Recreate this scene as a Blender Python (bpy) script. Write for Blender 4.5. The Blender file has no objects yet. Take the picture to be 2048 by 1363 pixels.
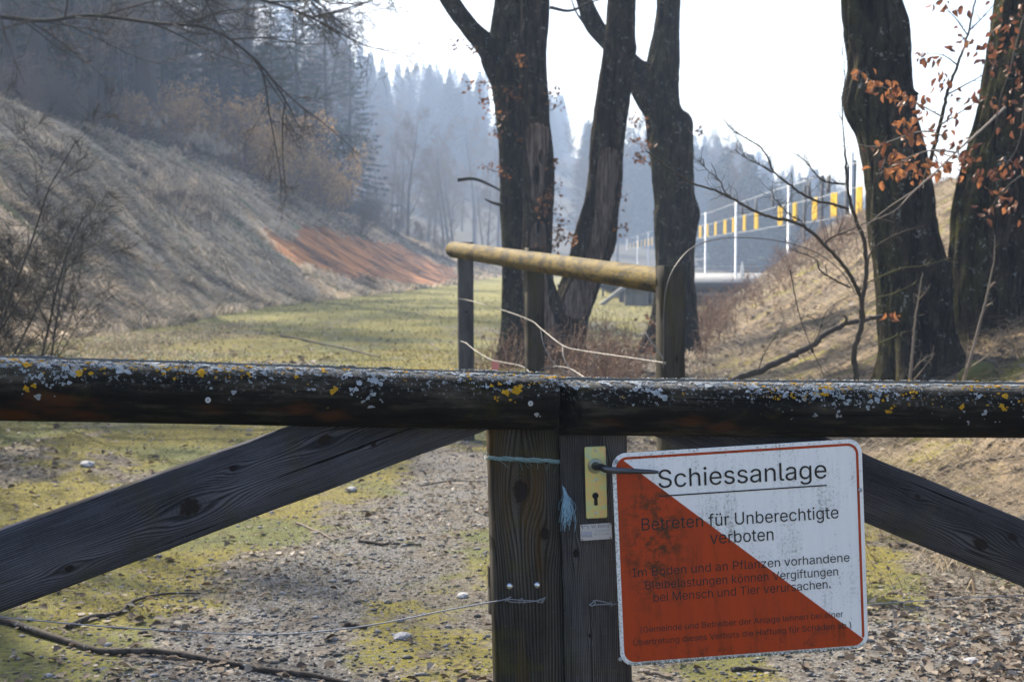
import bpy, math, random
import numpy as np
from mathutils import Vector, Matrix, noise as mnoise
R = math.radians
scn = bpy.context.scene
# ------------------------------------------------------------------ camera, sky, sun, exposure
CAM = np.array([0.0, 0.0, 1.55]); FPX = 2844.0; PITCH = R(3.35)
cd = bpy.data.cameras.new('camera'); cam = bpy.data.objects.new('camera', cd); scn.collection.objects.link(cam)
cam.location = CAM; cam.rotation_euler = (math.pi/2 - PITCH, 0, 0)
cd.sensor_width = 36; cd.lens = 36*FPX/2048; cd.clip_end = 2000; cd.clip_start = 0.05
cd.dof.use_dof = True; cd.dof.focus_distance = 3.45; cd.dof.aperture_fstop = 8.0
scn.camera = cam
SUN_EL, SUN_AZ = 40.0, 30.0      # azimuth: degrees from +Y towards -X
W = bpy.data.worlds.new('World'); scn.world = W; W.use_nodes = True
wn = W.node_tree; sky = wn.nodes.new('ShaderNodeTexSky'); sky.sky_type = 'NISHITA'; sky.sun_disc = False
sky.sun_elevation = R(SUN_EL); sky.sun_rotation = R(360 - SUN_AZ); sky.air_density = 1.0; sky.dust_density = 2.5; sky.ozone_density = 0.6
bg = wn.nodes['Background']; wn.links.new(sky.outputs[0], bg.inputs[0]); bg.inputs[1].default_value = 0.115
sd = bpy.data.lights.new('sun', 'SUN'); so = bpy.data.objects.new('sun', sd); scn.collection.objects.link(so)
sd.energy = 5.0; sd.angle = R(0.6); sd.color = (1.0, 0.90, 0.75)
SUNV = Vector((-math.sin(R(SUN_AZ))*math.cos(R(SUN_EL)), math.cos(R(SUN_AZ))*math.cos(R(SUN_EL)), math.sin(R(SUN_EL))))
so.rotation_euler = SUNV.to_track_quat('Z', 'Y').to_euler()
vs = scn.view_settings; scn.display_settings.display_device = 'sRGB'
vs.view_transform = 'Standard'; vs.look = 'None'; vs.gamma = 1; vs.exposure = 1.55; vs.use_curve_mapping = False
scn.cycles.use_denoising = True; scn.cycles.max_bounces = 6; scn.cycles.diffuse_bounces = 3; scn.cycles.volume_bounces = 1
scn.cycles.transparent_max_bounces = 8
# ------------------------------------------------------------------ helpers
def ray(px, py):
    a = (px-1024)/FPX; b = -(py-681.5)/FPX; c, s = math.cos(PITCH), math.sin(PITCH)
    return np.array([a, c + b*s, -s + b*c])
def P(px, py, D):
    r = ray(px, py); return CAM + r*(D/r[1])
def PV(px, py, D): return Vector(P(px, py, D))
def m2px(w, D): return w*D/FPX
def link(o, parent=None):
    scn.collection.objects.link(o)
    if parent is not None: o.parent = parent
    return o
def tag(o, label=None, cat=None, group=None, kind=None):
    if label: o['label'] = label
    if cat: o['category'] = cat
    if group: o['group'] = group
    if kind: o['kind'] = kind
    return o
def thing(name, label, cat, loc=(0,0,0), group=None):
    o = bpy.data.objects.new(name, None); o.empty_display_size = 0.1; o.location = loc
    return tag(link(o), label, cat, group)
def mesh_np(name, V, F, attrs=None, smooth=False, mi=None):
    """F: ndarray (n,3) or (n,4) or list of such arrays"""
    if isinstance(F, np.ndarray): F = [F]
    V = np.asarray(V, dtype=np.float32); me = bpy.data.meshes.new(name)
    F = [f for f in F if len(f)]
    li = np.concatenate([f.reshape(-1) for f in F]).astype(np.int32)
    tot = np.concatenate([np.full(len(f), f.shape[1]) for f in F]).astype(np.int32)
    st = np.concatenate([[0], np.cumsum(tot)[:-1]]).astype(np.int32)
    me.vertices.add(len(V)); me.vertices.foreach_set('co', V.reshape(-1))
    me.loops.add(len(li)); me.loops.foreach_set('vertex_index', li)
    me.polygons.add(len(tot)); me.polygons.foreach_set('loop_start', st); me.polygons.foreach_set('loop_total', tot)
    if smooth: me.polygons.foreach_set('use_smooth', np.ones(len(tot), dtype=bool))
    if mi is not None: me.polygons.foreach_set('material_index', np.asarray(mi, dtype=np.int32))
    me.update(calc_edges=True)
    for k, a in (attrs or {}).items():
        at = me.attributes.new(k, 'FLOAT', 'POINT'); at.data.foreach_set('value', np.asarray(a, dtype=np.float32))
    return me
def obj(name, me, mat=None, parent=None):
    o = bpy.data.objects.new(name, me)
    if mat is not None:
        for m in (mat if isinstance(mat, (list, tuple)) else [mat]):
            if len(me.materials) < (len(mat) if isinstance(mat, (list, tuple)) else 1): me.materials.append(m)
    return link(o, parent)
_tab = np.random.RandomState(7).rand(256*256).astype(np.float64)
def vnoise(x, y, s=0):
    x = np.asarray(x, dtype=np.float64) + s*17.3; y = np.asarray(y, dtype=np.float64) + s*31.7
    xi = np.floor(x).astype(np.int64); yi = np.floor(y).astype(np.int64); fx = x-xi; fy = y-yi
    fx = fx*fx*(3-2*fx); fy = fy*fy*(3-2*fy)
    g = lambda a, b: _tab[((a & 255)*256 + ((b + a*7) & 255))]
    return (g(xi,yi)*(1-fx)+g(xi+1,yi)*fx)*(1-fy) + (g(xi,yi+1)*(1-fx)+g(xi+1,yi+1)*fx)*fy
def fbm(x, y, s=0, o=4):
    r = 0; a = 1; t = 0
    for i in range(o):
        r = r + a*vnoise(x*2**i, y*2**i, s+i*3); t += a; a *= .5
    return r/t
def smooth01(t): t = np.clip(t, 0, 1); return t*t*(3-2*t)
# ------------------------------------------------------------------ terrain shape
LT = ([-60,15,25,35,46,59,80,98,120,150,200,400], [-9.2,-9.2,-8.6,-8.3,-8.1,-6.2,-3.9,-3.2,-0.5,4,12,60])
LC = ([-60,47,73,90,110,125,140,170,400], [-18,-17,-17,-16.5,-13,-9.5,-5,0,40])
LH = ([-60,47,73,90,110,125,140,170,400], [6.0,6.5,6.8,6.2,4.6,3.1,1.5,.6,.3])
RT = ([-60,8,12,25,34,42,50,58,65,400], [2.5,2.5,2.25,3.2,4.6,6.0,7.5,9,10.5,40])
RC = ([-60,12,28,38,45,50,58,65,400], [8.5,8.8,10,9.5,9.8,10.4,11.5,13,50])
RH = ([-60,12,28,34,38,45,50,58,65,400], [2.6,3.0,3.5,3.2,2.75,2.2,1.5,.7,.05,0])
def frac(x, y):
    tl = np.interp(y, *LT); cl = np.interp(y, *LC); tr = np.interp(y, *RT); cr = np.interp(y, *RC)
    wob = (fbm(y*.13, 0*y+1, 5, 2)-.5)*1.6*smooth01((y-20)/15)
    fl = (tl+wob-x)/(tl-cl); fr = (x-tr)/(cr-tr)
    return fl, fr, cl, cr
def prof(t):
    t = np.clip(t, 0, 1); return .62*t + .38*t*t*(3-2*t)
def H(x, y):
    x = np.asarray(x, dtype=np.float64); y = np.asarray(y, dtype=np.float64)
    fl, fr, cl, cr = frac(x, y)
    z = np.interp(y, *LH)*prof(fl) + np.clip((cl-x)*.11, 0, 7)*smooth01((cl-x)/6)
    z = z + np.interp(y, *RH)*prof(fr)
    z = z + smooth01((y-150)/240)*np.interp(x, [-150,-45,0,54,82,150], [50,40,30,15,6,4])
    z = z - .28*np.exp(-((x-6)/5)**2-((y-54)/7)**2)
    bm = smooth01(np.clip(np.minimum(fl, 1.6-fl), 0, 1)*4) ; rm = smooth01(np.clip(np.minimum(fr, 1.6-fr), 0, 1)*4)
    z = z + bm*((fbm(y*.85+x*.10, x*.16, 11, 3)-.5)*1.1 + (fbm(y*2.6+x*.3, x*.5, 14, 2)-.5)*.36)
    z = z + rm*((fbm(y*.55-x*.45, x*.2+y*.2, 21, 3)-.5)*.35 + (fbm(x*2, y*2, 23, 2)-.5)*.10)
    z = z + (vnoise(x*.3, y*.3, 31)-.5)*.09 + (vnoise(x*1.6, y*1.6, 33)-.5)*.035 + (fbm(x*7, y*7, 35, 2)-.5)*.014*np.exp(-np.abs(y-7)/14)
    return z
def Hs(x, y): return float(H(np.array([x]), np.array([y]))[0])
def hit(px, py, d0=4.0, d1=330.0):
    r = ray(px, py); D = d0*np.exp(np.linspace(0, math.log(d1/d0), 900)); t = D/r[1]
    X = CAM[0]+r[0]*t; Z = CAM[2]+r[2]*t; h = H(X, D)
    i = np.argmax(Z < h)
    if Z[i] >= h[i]: return None
    if i == 0: return np.array([X[0], D[0], h[0]])
    a = (Z[i-1]-h[i-1])/((Z[i-1]-h[i-1])-(Z[i]-h[i])+1e-9); d = D[i-1]+(D[i]-D[i-1])*a
    x = r[0]*d/r[1]; return np.array([x, d, Hs(x, d)])
# ------------------------------------------------------------------ shader helper
class NT:
    def __init__(s, name, rough=.8, spec=.3):
        s.m = bpy.data.materials.new(name); s.m.use_nodes = True; s.t = s.m.node_tree; s.b = s.t.nodes['Principled BSDF']
        s.b.inputs['Roughness'].default_value = rough; s.b.inputs['Specular IOR Level'].default_value = spec
        s.tc = s.t.nodes.new('ShaderNodeTexCoord')
    def put(s, inp, v):
        if isinstance(v, bpy.types.NodeSocket): s.t.links.new(v, inp)
        elif isinstance(v, (tuple, list)) and inp.type == 'RGBA' and len(v) == 3: inp.default_value = (*v, 1)
        else: inp.default_value = v
    def n(s, typ, **k):
        nd = s.t.nodes.new('ShaderNode'+typ)
        for a, b in k.items(): setattr(nd, a, b)
        return nd
    def obj(s): return s.tc.outputs['Object']
    def attr(s, name): return s.n('Attribute', attribute_name=name).outputs['Fac']
    def m_(s, op, a, b=0.0, c=0.0, clamp=False):
        nd = s.n('Math', operation=op, use_clamp=clamp)
        for i, v in enumerate((a, b, c)): s.put(nd.inputs[i], v)
        return nd.outputs[0]
    def mapv(s, v, scale=(1,1,1), loc=(0,0,0), rot=(0,0,0)):
        nd = s.n('Mapping'); s.put(nd.inputs[0], v); nd.inputs['Scale'].default_value = scale; nd.inputs['Location'].default_value = loc; nd.inputs['Rotation'].default_value = rot
        return nd.outputs[0]
    def noise(s, v, scale, detail=4, rough=.55, dist=0.0):
        nd = s.n('TexNoise'); s.put(nd.inputs['Vector'], v); nd.inputs['Scale'].default_value = scale; nd.inputs['Detail'].default_value = detail
        nd.inputs['Roughness'].default_value = rough; nd.inputs['Distortion'].default_value = dist; return nd.outputs['Fac']
    def vor(s, v, scale, feat='F1', out='Distance'):
        nd = s.n('TexVoronoi', feature=feat); s.put(nd.inputs['Vector'], v); nd.inputs['Scale'].default_value = scale; return nd.outputs[out]
    def ramp(s, f, stops, interp='LINEAR'):
        nd = s.n('ValToRGB'); s.put(nd.inputs[0], f); cr = nd.color_ramp; cr.interpolation = interp
        while len(cr.elements) < len(stops): cr.elements.new(.5)
        for e, (p, c) in zip(cr.elements, stops):
            e.position = p; e.color = (c, c, c, 1) if isinstance(c, (int, float)) else (*c, 1)
        return nd.outputs[0]
    def step(s, f, a, b):
        nd = s.n('MapRange', interpolation_type='SMOOTHSTEP', clamp=True); s.put(nd.inputs[0], f); nd.inputs[1].default_value = a; nd.inputs[2].default_value = b
        return nd.outputs[0]
    def mix(s, f, a, b, mode='MIX'):
        nd = s.n('Mix', data_type='RGBA', blend_type=mode); s.put(nd.inputs[0], f); s.put(nd.inputs[6], a); s.put(nd.inputs[7], b); return nd.outputs[2]
    def bump(s, h, strength=.5, dist=.01, nrm=None):
        nd = s.n('Bump'); s.put(nd.inputs['Height'], h); nd.inputs['Strength'].default_value = strength; nd.inputs['Distance'].default_value = dist
        if nrm is not None: s.put(nd.inputs['Normal'], nrm)
        return nd.outputs[0]
    def col(s, c): s.put(s.b.inputs['Base Color'], c); return s
    def nrm(s, c): s.put(s.b.inputs['Normal'], c); return s
    def rough(s, c): s.put(s.b.inputs['Roughness'], c); return s
    def sep(s, v): nd = s.n('SeparateXYZ'); s.put(nd.inputs[0], v); return nd.outputs
def tinted(name, stops, rough=.85, spec=.2, noise=None, transl=0.0):
    k = NT(name, rough, spec); c = k.ramp(k.attr('tint'), stops)
    if noise: c = k.mix(k.m_('MULTIPLY', k.noise(k.obj(), noise, 3), .6), c, (.02,.018,.015))
    k.col(c)
    if transl:
        tr = k.n('BsdfTranslucent'); k.put(tr.inputs[0], c); mx = k.n('MixShader'); mx.inputs[0].default_value = transl
        k.t.links.new(k.b.outputs[0], mx.inputs[1]); k.t.links.new(tr.outputs[0], mx.inputs[2])
        k.t.links.new(mx.outputs[0], k.t.nodes['Material Output'].inputs[0])
    return k.m
def flat(name, c, rough=.6, metal=0.0, spec=.5, var=.0, vs=40):
    k = NT(name, rough, spec); k.b.inputs['Metallic'].default_value = metal
    k.col(k.mix(k.m_('MULTIPLY', k.noise(k.obj(), vs, 5), var), c, tuple(x*.35 for x in c)) if var else c); return k.m
# ------------------------------------------------------------------ geometry helpers
def tube_np(pts, rad, sides=6, ref=None, cap=True):
    pts = np.asarray(pts, dtype=np.float64); n = len(pts); rad = np.broadcast_to(np.asarray(rad, dtype=np.float64), (n,))
    T = np.gradient(pts, axis=0); T /= (np.linalg.norm(T, axis=1, keepdims=True)+1e-12)
    m = T.mean(axis=0)
    if ref is None: ref = np.array([0,0,1.0]) if abs(m[2]) < .8*np.linalg.norm(m)+1e-9 else np.array([0,1.0,0])
    A = np.cross(T, ref); A /= (np.linalg.norm(A, axis=1, keepdims=True)+1e-12); B = np.cross(T, A)
    th = np.arange(sides)*2*math.pi/sides
    V = pts[:,None,:] + rad[:,None,None]*(np.cos(th)[None,:,None]*A[:,None,:] + np.sin(th)[None,:,None]*B[:,None,:])
    i = np.arange(n-1)[:,None]*sides; j = np.arange(sides)[None,:]; k = (j+1) % sides
    F = np.stack([i+j, i+k, i+sides+k, i+sides+j], axis=-1).reshape(-1,4)
    return V.reshape(-1,3), F
class MB:
    def __init__(s): s.V = []; s.Q = []; s.T = []; s.n = 0; s.A = []
    def add(s, V, F, tint=0.5):
        V = np.asarray(V, dtype=np.float64); F = np.asarray(F); s.V.append(V)
        (s.Q if F.shape[1] == 4 else s.T).append(F + s.n); s.n += len(V)
        s.A.append(np.broadcast_to(np.asarray(tint, dtype=np.float64), (len(V),))); return s
    def tube(s, pts, rad, sides=6, tint=.5, cap=False):
        V, F = tube_np(pts, rad, sides); n0 = s.n; s.add(V, F, tint)
        if cap:
            for base, ring in ((n0, V[:sides]), (n0+len(V)-sides, V[-sides:])):
                s.V.append(ring.mean(axis=0)[None]); s.A.append(np.array([float(np.mean(tint))]))
                s.T.append(np.array([[base+j, base+(j+1) % sides, s.n] for j in range(sides)])); s.n += 1
        return s
    def box(s, lo, hi, M=None, tint=.5):
        x0,y0,z0 = lo; x1,y1,z1 = hi
        V = np.array([[x0,y0,z0],[x1,y0,z0],[x1,y1,z0],[x0,y1,z0],[x0,y0,z1],[x1,y0,z1],[x1,y1,z1],[x0,y1,z1]], dtype=float)
        if M is not None: V = np.array([M @ Vector(v) for v in V])
        return s.add(V, np.array([[0,3,2,1],[4,5,6,7],[0,1,5,4],[1,2,6,5],[2,3,7,6],[3,0,4,7]]), tint)
    def mesh(s, name, smooth=False):
        F = []
        if s.Q: F.append(np.concatenate(s.Q))
        if s.T: F.append(np.concatenate(s.T))
        return mesh_np(name, np.concatenate(s.V), F, {'tint': np.concatenate(s.A)}, smooth)
def curve3(pts, n=24):
    """Catmull-Rom through points (rows may carry extra columns such as a radius)"""
    p = np.asarray(pts, dtype=np.float64); p = np.vstack([2*p[0]-p[1], p, 2*p[-1]-p[-2]]); m = len(p)-3
    t = np.linspace(0, m-1e-6, n); i = t.astype(int); f = (t-i)[:,None]
    a, b, c, d = p[i], p[i+1], p[i+2], p[i+3]
    return .5*((2*b)+(-a+c)*f+(2*a-5*b+4*c-d)*f*f+(-a+3*b-3*c+d)*f**3)
def place(M, name, me, mat, parent=None):
    o = obj(name, me, mat, parent); o.matrix_world = M if parent is None else o.matrix_world; 
    if parent is not None: o.matrix_local = M
    return o
# ------------------------------------------------------------------ ground
hz = P(0,0,1)
ORANGE = [hit(*q) for q in [(480,436),(505,445),(600,452),(700,466),(790,482),(830,500),(905,538),(925,556),(880,568),(800,566),(720,556),(650,548),(585,524),(535,484)]]
def in_poly(x, y, poly):
    r = np.zeros(x.shape, bool); n = len(poly)
    for i in range(n):
        x1,y1 = poly[i][0],poly[i][1]; x2,y2 = poly[(i+1)%n][0],poly[(i+1)%n][1]
        c = ((y1 > y) != (y2 > y)) & (x < (x2-x1)*(y-y1)/(y2-y1+1e-12)+x1); r ^= c
    return r
def axis(segs):
    out = [segs[0][0]]
    for a, b, d0, d1 in segs:
        n = max(2, int(abs(b-a)/((d0+d1)/2))); t = np.linspace(0, 1, n+1)[1:]
        c = d0*t + (d1-d0)*t*t/2; out += list(a + (b-a)*c/c[-1])
    return np.array(out)
gx = axis([(-260,-60,16,3),(-60,-22,2,.4),(-22,-5,.3,.12),(-5,5,.045,.045),(5,12,.10,.25),(12,50,.4,3),(50,260,4,16)])
gy = axis([(-60,3,8,.2),(3,11,.04,.06),(11,30,.07,.16),(30,110,.2,.5),(110,170,.6,2),(170,520,4,16)])
X, Y = np.meshgrid(gx, gy); Z = H(X, Y); nx, ny = len(gx), len(gy)
print('terrain', nx, ny, nx*ny)
V = np.stack([X, Y, Z], -1).reshape(-1,3)
i = np.arange(ny-1)[:,None]*nx; j = np.arange(nx-1)[None,:]
F = np.stack([i+j, i+j+1, i+nx+j+1, i+nx+j], -1).reshape(-1,4)
fl, fr, cl, cr = frac(V[:,0], V[:,1])
bankL = smooth01(fl*7+.3); bankR = smooth01(fr*5+.2)*smooth01((76-V[:,1])/12)
jx = V[:,0]+(fbm(V[:,0]*1.2, V[:,1]*1.2, 41)-.5)*1.2; jy = V[:,1]+(fbm(V[:,0]*.6, V[:,1]*.6, 43)-.5)*5
orange = in_poly(jx, jy, ORANGE).astype(float)
def gravel_at(x, y):   # worn track through the gate
    c = .12*y-.75+.9*np.sin(y*.09); w = np.exp(-((x-(-.66+.02*(y-9)+.25*np.sin(y*.8)))/.62)**2)*np.exp(-np.clip(y-8,0,50)/7)
    w2 = np.exp(-((x-1.7)/.9)**2)*np.exp(-((y-5.6)/.9)**2)
    return np.clip(w+w2, 0, 1)
def moss_at(x, y): return np.clip(fbm(x*.55, y*.30, 51, 4)*1.0 + .21*smooth01((1.2-x)/1.6) + .55*(vnoise(x*2.3, y*1.3, 57)-.5) - .15*gravel_at(x, y), 0, 1)
me = mesh_np('ground', V, F, {'bankl': bankL, 'bankr': bankR, 'orange': orange, 'gravel': gravel_at(V[:,0], V[:,1]), 'moss': moss_at(V[:,0], V[:,1])}, True)
k = NT('ground', .95, .1); o_ = k.obj(); S = k.sep(o_)
nbig = k.noise(o_, .5, 5); nmid = k.noise(o_, 4, 5, .6); nfine = k.noise(o_, 38, 4, .65); nf2 = k.noise(o_, 120, 3, .6); nstr = k.noise(k.mapv(o_, (.25,1.3,.25)), 1.5, 6, .65, .4)
litter = k.mix(k.step(nfine, .38, .62), (.07,.055,.042), k.mix(k.step(nf2,.4,.6), (.25,.23,.19), (.13,.115,.09)))
grav = k.mix(k.step(k.vor(o_, 60), .1, .55), (.33,.33,.33), (.11,.108,.105))
base = k.mix(k.m_('MULTIPLY', k.attr('gravel'), k.step(nmid, .3, .6)), litter, grav)
mossm = k.m_('MULTIPLY', k.step(k.m_('ADD', k.attr('moss'), k.m_('MULTIPLY', k.m_('SUBTRACT', nmid, .5), 1.1)), .38, .58), k.step(k.m_('ADD', k.m_('MULTIPLY', nfine, .5), k.m_('MULTIPLY', nf2, .5)), .38, .56))
mossc = k.mix(nfine, (.09,.085,.012), (.27,.225,.03)); mossc = k.mix(k.step(nbig, .45, .6), mossc, (.10,.12,.03))
far = k.step(S[1], 22, 45)
mead = k.mix(mossm, base, mossc)
mead = k.mix(k.m_('MULTIPLY', far, k.step(k.m_('ADD', nmid, k.m_('MULTIPLY', nbig, .4)), .5, .75)), mead, (.20,.185,.06))
strawc = k.mix(k.step(nstr, .35, .6), (.16,.12,.085), (.58,.45,.31)); strawc = k.mix(k.step(k.noise(k.mapv(o_, (.3,1,.3), (5,3,1)), .45, 5, .7), .52, .62), strawc, (.13,.14,.06))
strawc = k.mix(k.m_('MULTIPLY', nf2, .35), strawc, (.06,.05,.04))
c = k.mix(k.attr('bankl'), mead, strawc)
strR = k.mix(k.step(k.noise(k.mapv(o_, (1,1,1), rot=(0,0,.6)), 3, 6, .7), .4, .6), (.07,.055,.038), (.30,.225,.14)); strR = k.mix(k.step(k.noise(o_, 1.4, 5, .7), .55, .62), strR, (.24,.22,.04))
c = k.mix(k.attr('bankr'), c, strR)
c = k.mix(k.step(k.m_('ADD', k.attr('orange'), k.m_('MULTIPLY', k.m_('SUBTRACT', nmid, .5), .9)), .35, .6), c, k.mix(k.step(nstr, .35, .65), (.10,.055,.035), (.46,.20,.075)))
c = k.mix(k.step(k.m_('ADD', S[1], k.m_('MULTIPLY', nbig, 12)), 112, 128), c, k.mix(nmid, (.035,.032,.022), (.09,.075,.05)))
k.col(c); k.nrm(k.bump(k.m_('ADD', nfine, k.m_('ADD', k.m_('MULTIPLY', nf2, .5), k.m_('MULTIPLY', nstr, 1.0))), .7, .03))
GROUND = k.m
tag(obj('ground', me, GROUND), 'ground of mossy track, meadow and grassy banks', None, None, 'structure')
# ------------------------------------------------------------------ parts bookkeeping
WM = {}
def part(parent, name, me, mat, M=None, kind=None, label=None):
    M = M if M is not None else Matrix.Identity(4)
    o = obj(name, me, mat, parent); pw = WM.get(parent.name) or Matrix.Translation(parent.location)
    o.matrix_local = pw.inverted() @ M; WM[o.name] = M
    if kind: o['kind'] = kind
    if label: o['label'] = label
    return o
def solo(name, me, mat, label, cat, group=None, kind=None, M=None):
    o = obj(name, me, mat); tag(o, label, cat, group, kind)
    if M is not None: o.matrix_world = M
    return o
def recentre(o):
    """put a one-mesh thing's origin at its own lowest centre"""
    n = len(o.data.vertices); a = np.empty(n*3, dtype=np.float32); o.data.vertices.foreach_get('co', a); a = a.reshape(-1,3)
    c = np.array([(a[:,0].min()+a[:,0].max())/2, (a[:,1].min()+a[:,1].max())/2, a[:,2].min()]); a -= c
    o.data.vertices.foreach_set('co', a.reshape(-1).astype(np.float32)); o.location = Vector(c)+o.location; o.data.update(); return o
def frame(A, B, up):
    A, B = Vector(A), Vector(B); X = (B-A).normalized(); Yv = X.cross(Vector(up)); Yv.normalize(); Zv = X.cross(Yv)
    Yv, Zv = Yv, Zv
    if Zv.dot(Vector(up)) < 0: Yv, Zv = -Yv, -Zv
    M = Matrix((X, Yv, Zv)).transposed().to_4x4()
    if M.determinant() < 0: M = Matrix((X, -Yv, Zv)).transposed().to_4x4()
    M.translation = A; return M, (B-A).length
def frame_y(A, B, away):
    """X along A->B, Y roughly 'away' from the viewer, Z = X x Y"""
    A, B = Vector(A), Vector(B); X = (B-A).normalized(); Yv = (Vector(away)-X*X.dot(Vector(away))).normalized(); Zv = X.cross(Yv)
    M = Matrix((X, Yv, Zv)).transposed().to_4x4(); M.translation = A; return M, (B-A).length
def half_log(L, r, flip=1, e0=0.0, e1=0.0, nx=160, seed=0, full=False):
    """round side towards -Y (flip=1); ends sheared by e0/e1 with depth"""
    a = np.linspace(-90, 90, 25) if not full else np.linspace(-180, 180, 37)[:-1]; a = np.radians(a); na = len(a)
    xs = np.linspace(0, L, nx); Xg, Ag = np.meshgrid(xs, a, indexing='ij')
    rr = r*(1+.03*(fbm(Xg*3, Ag*1.2, seed, 2)-.5)+.018*(fbm(Xg*9, Ag*9, seed+4, 3)-.5))
    crack = np.exp(-((Ag-.38-.12*np.sin(Xg*4+seed))/.018)**2)*(fbm(Xg*2.2, 0*Xg, seed+9, 2) > .47); rr = rr-.004*crack
    Yg = -flip*np.cos(Ag)*rr; Zg = np.sin(Ag)*rr; d = np.cos(Ag)*r
    t = Xg/L; Xo = Xg + d*e0*np.clip(1-t*L/.12, 0, 1) + d*e1*np.clip(1-(L-Xg)/.12, 0, 1)
    V = np.stack([Xo, Yg, Zg], -1).reshape(-1,3)
    i = np.arange(nx-1)[:,None]*na; jm = na if full else na-1; j = np.arange(jm)[None,:]; k = (j+1) % na
    F = np.stack([i+j, i+na+j, i+na+k, i+k], -1).reshape(-1,4); Fs = [F]
    if not full: Fs.append(np.array([[q*na, q*na+na-1, (q+1)*na+na-1, (q+1)*na] for q in range(nx-1)]))
    n = len(V); V = np.vstack([V, V[:na], V[-na:]]); c0 = V[n:n+na].mean(0); c1 = V[n+na:].mean(0); V = np.vstack([V, c0, c1]); ci = n+2*na
    T = [[n+q, n+(q+1) % na, ci] for q in range(na)] + [[n+na+(q+1) % na, n+na+q, ci+1] for q in range(na)]
    if flip < 0: Fs = [f[:, ::-1] for f in Fs]; T = [t[::-1] for t in T]
    me = mesh_np('half_log', V, Fs+[np.array(T)], None, True); 
    return me
def plank_mesh(L, w, t, seed=0, ch=.004, nx=60, wob=.0025, s0=0.0, s1=0.0):
    s = [(-w/2+ch,0),(w/2-ch,0),(w/2,ch),(w/2,t-ch),(w/2-ch,t),(-w/2+ch,t),(-w/2,t-ch),(-w/2,ch)]
    xs = np.linspace(0, L, nx); V = []; 
    for q, x in enumerate(xs):
        for z, y in s:
            V.append((x + z*(s0*(1-q/(nx-1))+s1*q/(nx-1)), y, z + math.copysign(1, z)*wob*(fbm(np.array([x*7]), np.array([1.0 if z > 0 else 5.0]), seed, 3)[0]-.5)*2))
    V = np.array(V); i = np.arange(nx-1)[:,None]*8; j = np.arange(8)[None,:]; k = (j+1) % 8
    F = np.stack([i+j, i+k, i+8+k, i+8+j], -1).reshape(-1,4); n = len(V); V = np.vstack([V, V[:8].mean(0), V[-8:].mean(0)])
    T = np.array([[q, n, (q+1) % 8] for q in range(8)] + [[n-8+q, n-8+(q+1) % 8, n+1] for q in range(8)])
    return mesh_np('plank', V, [F, T])
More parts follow.
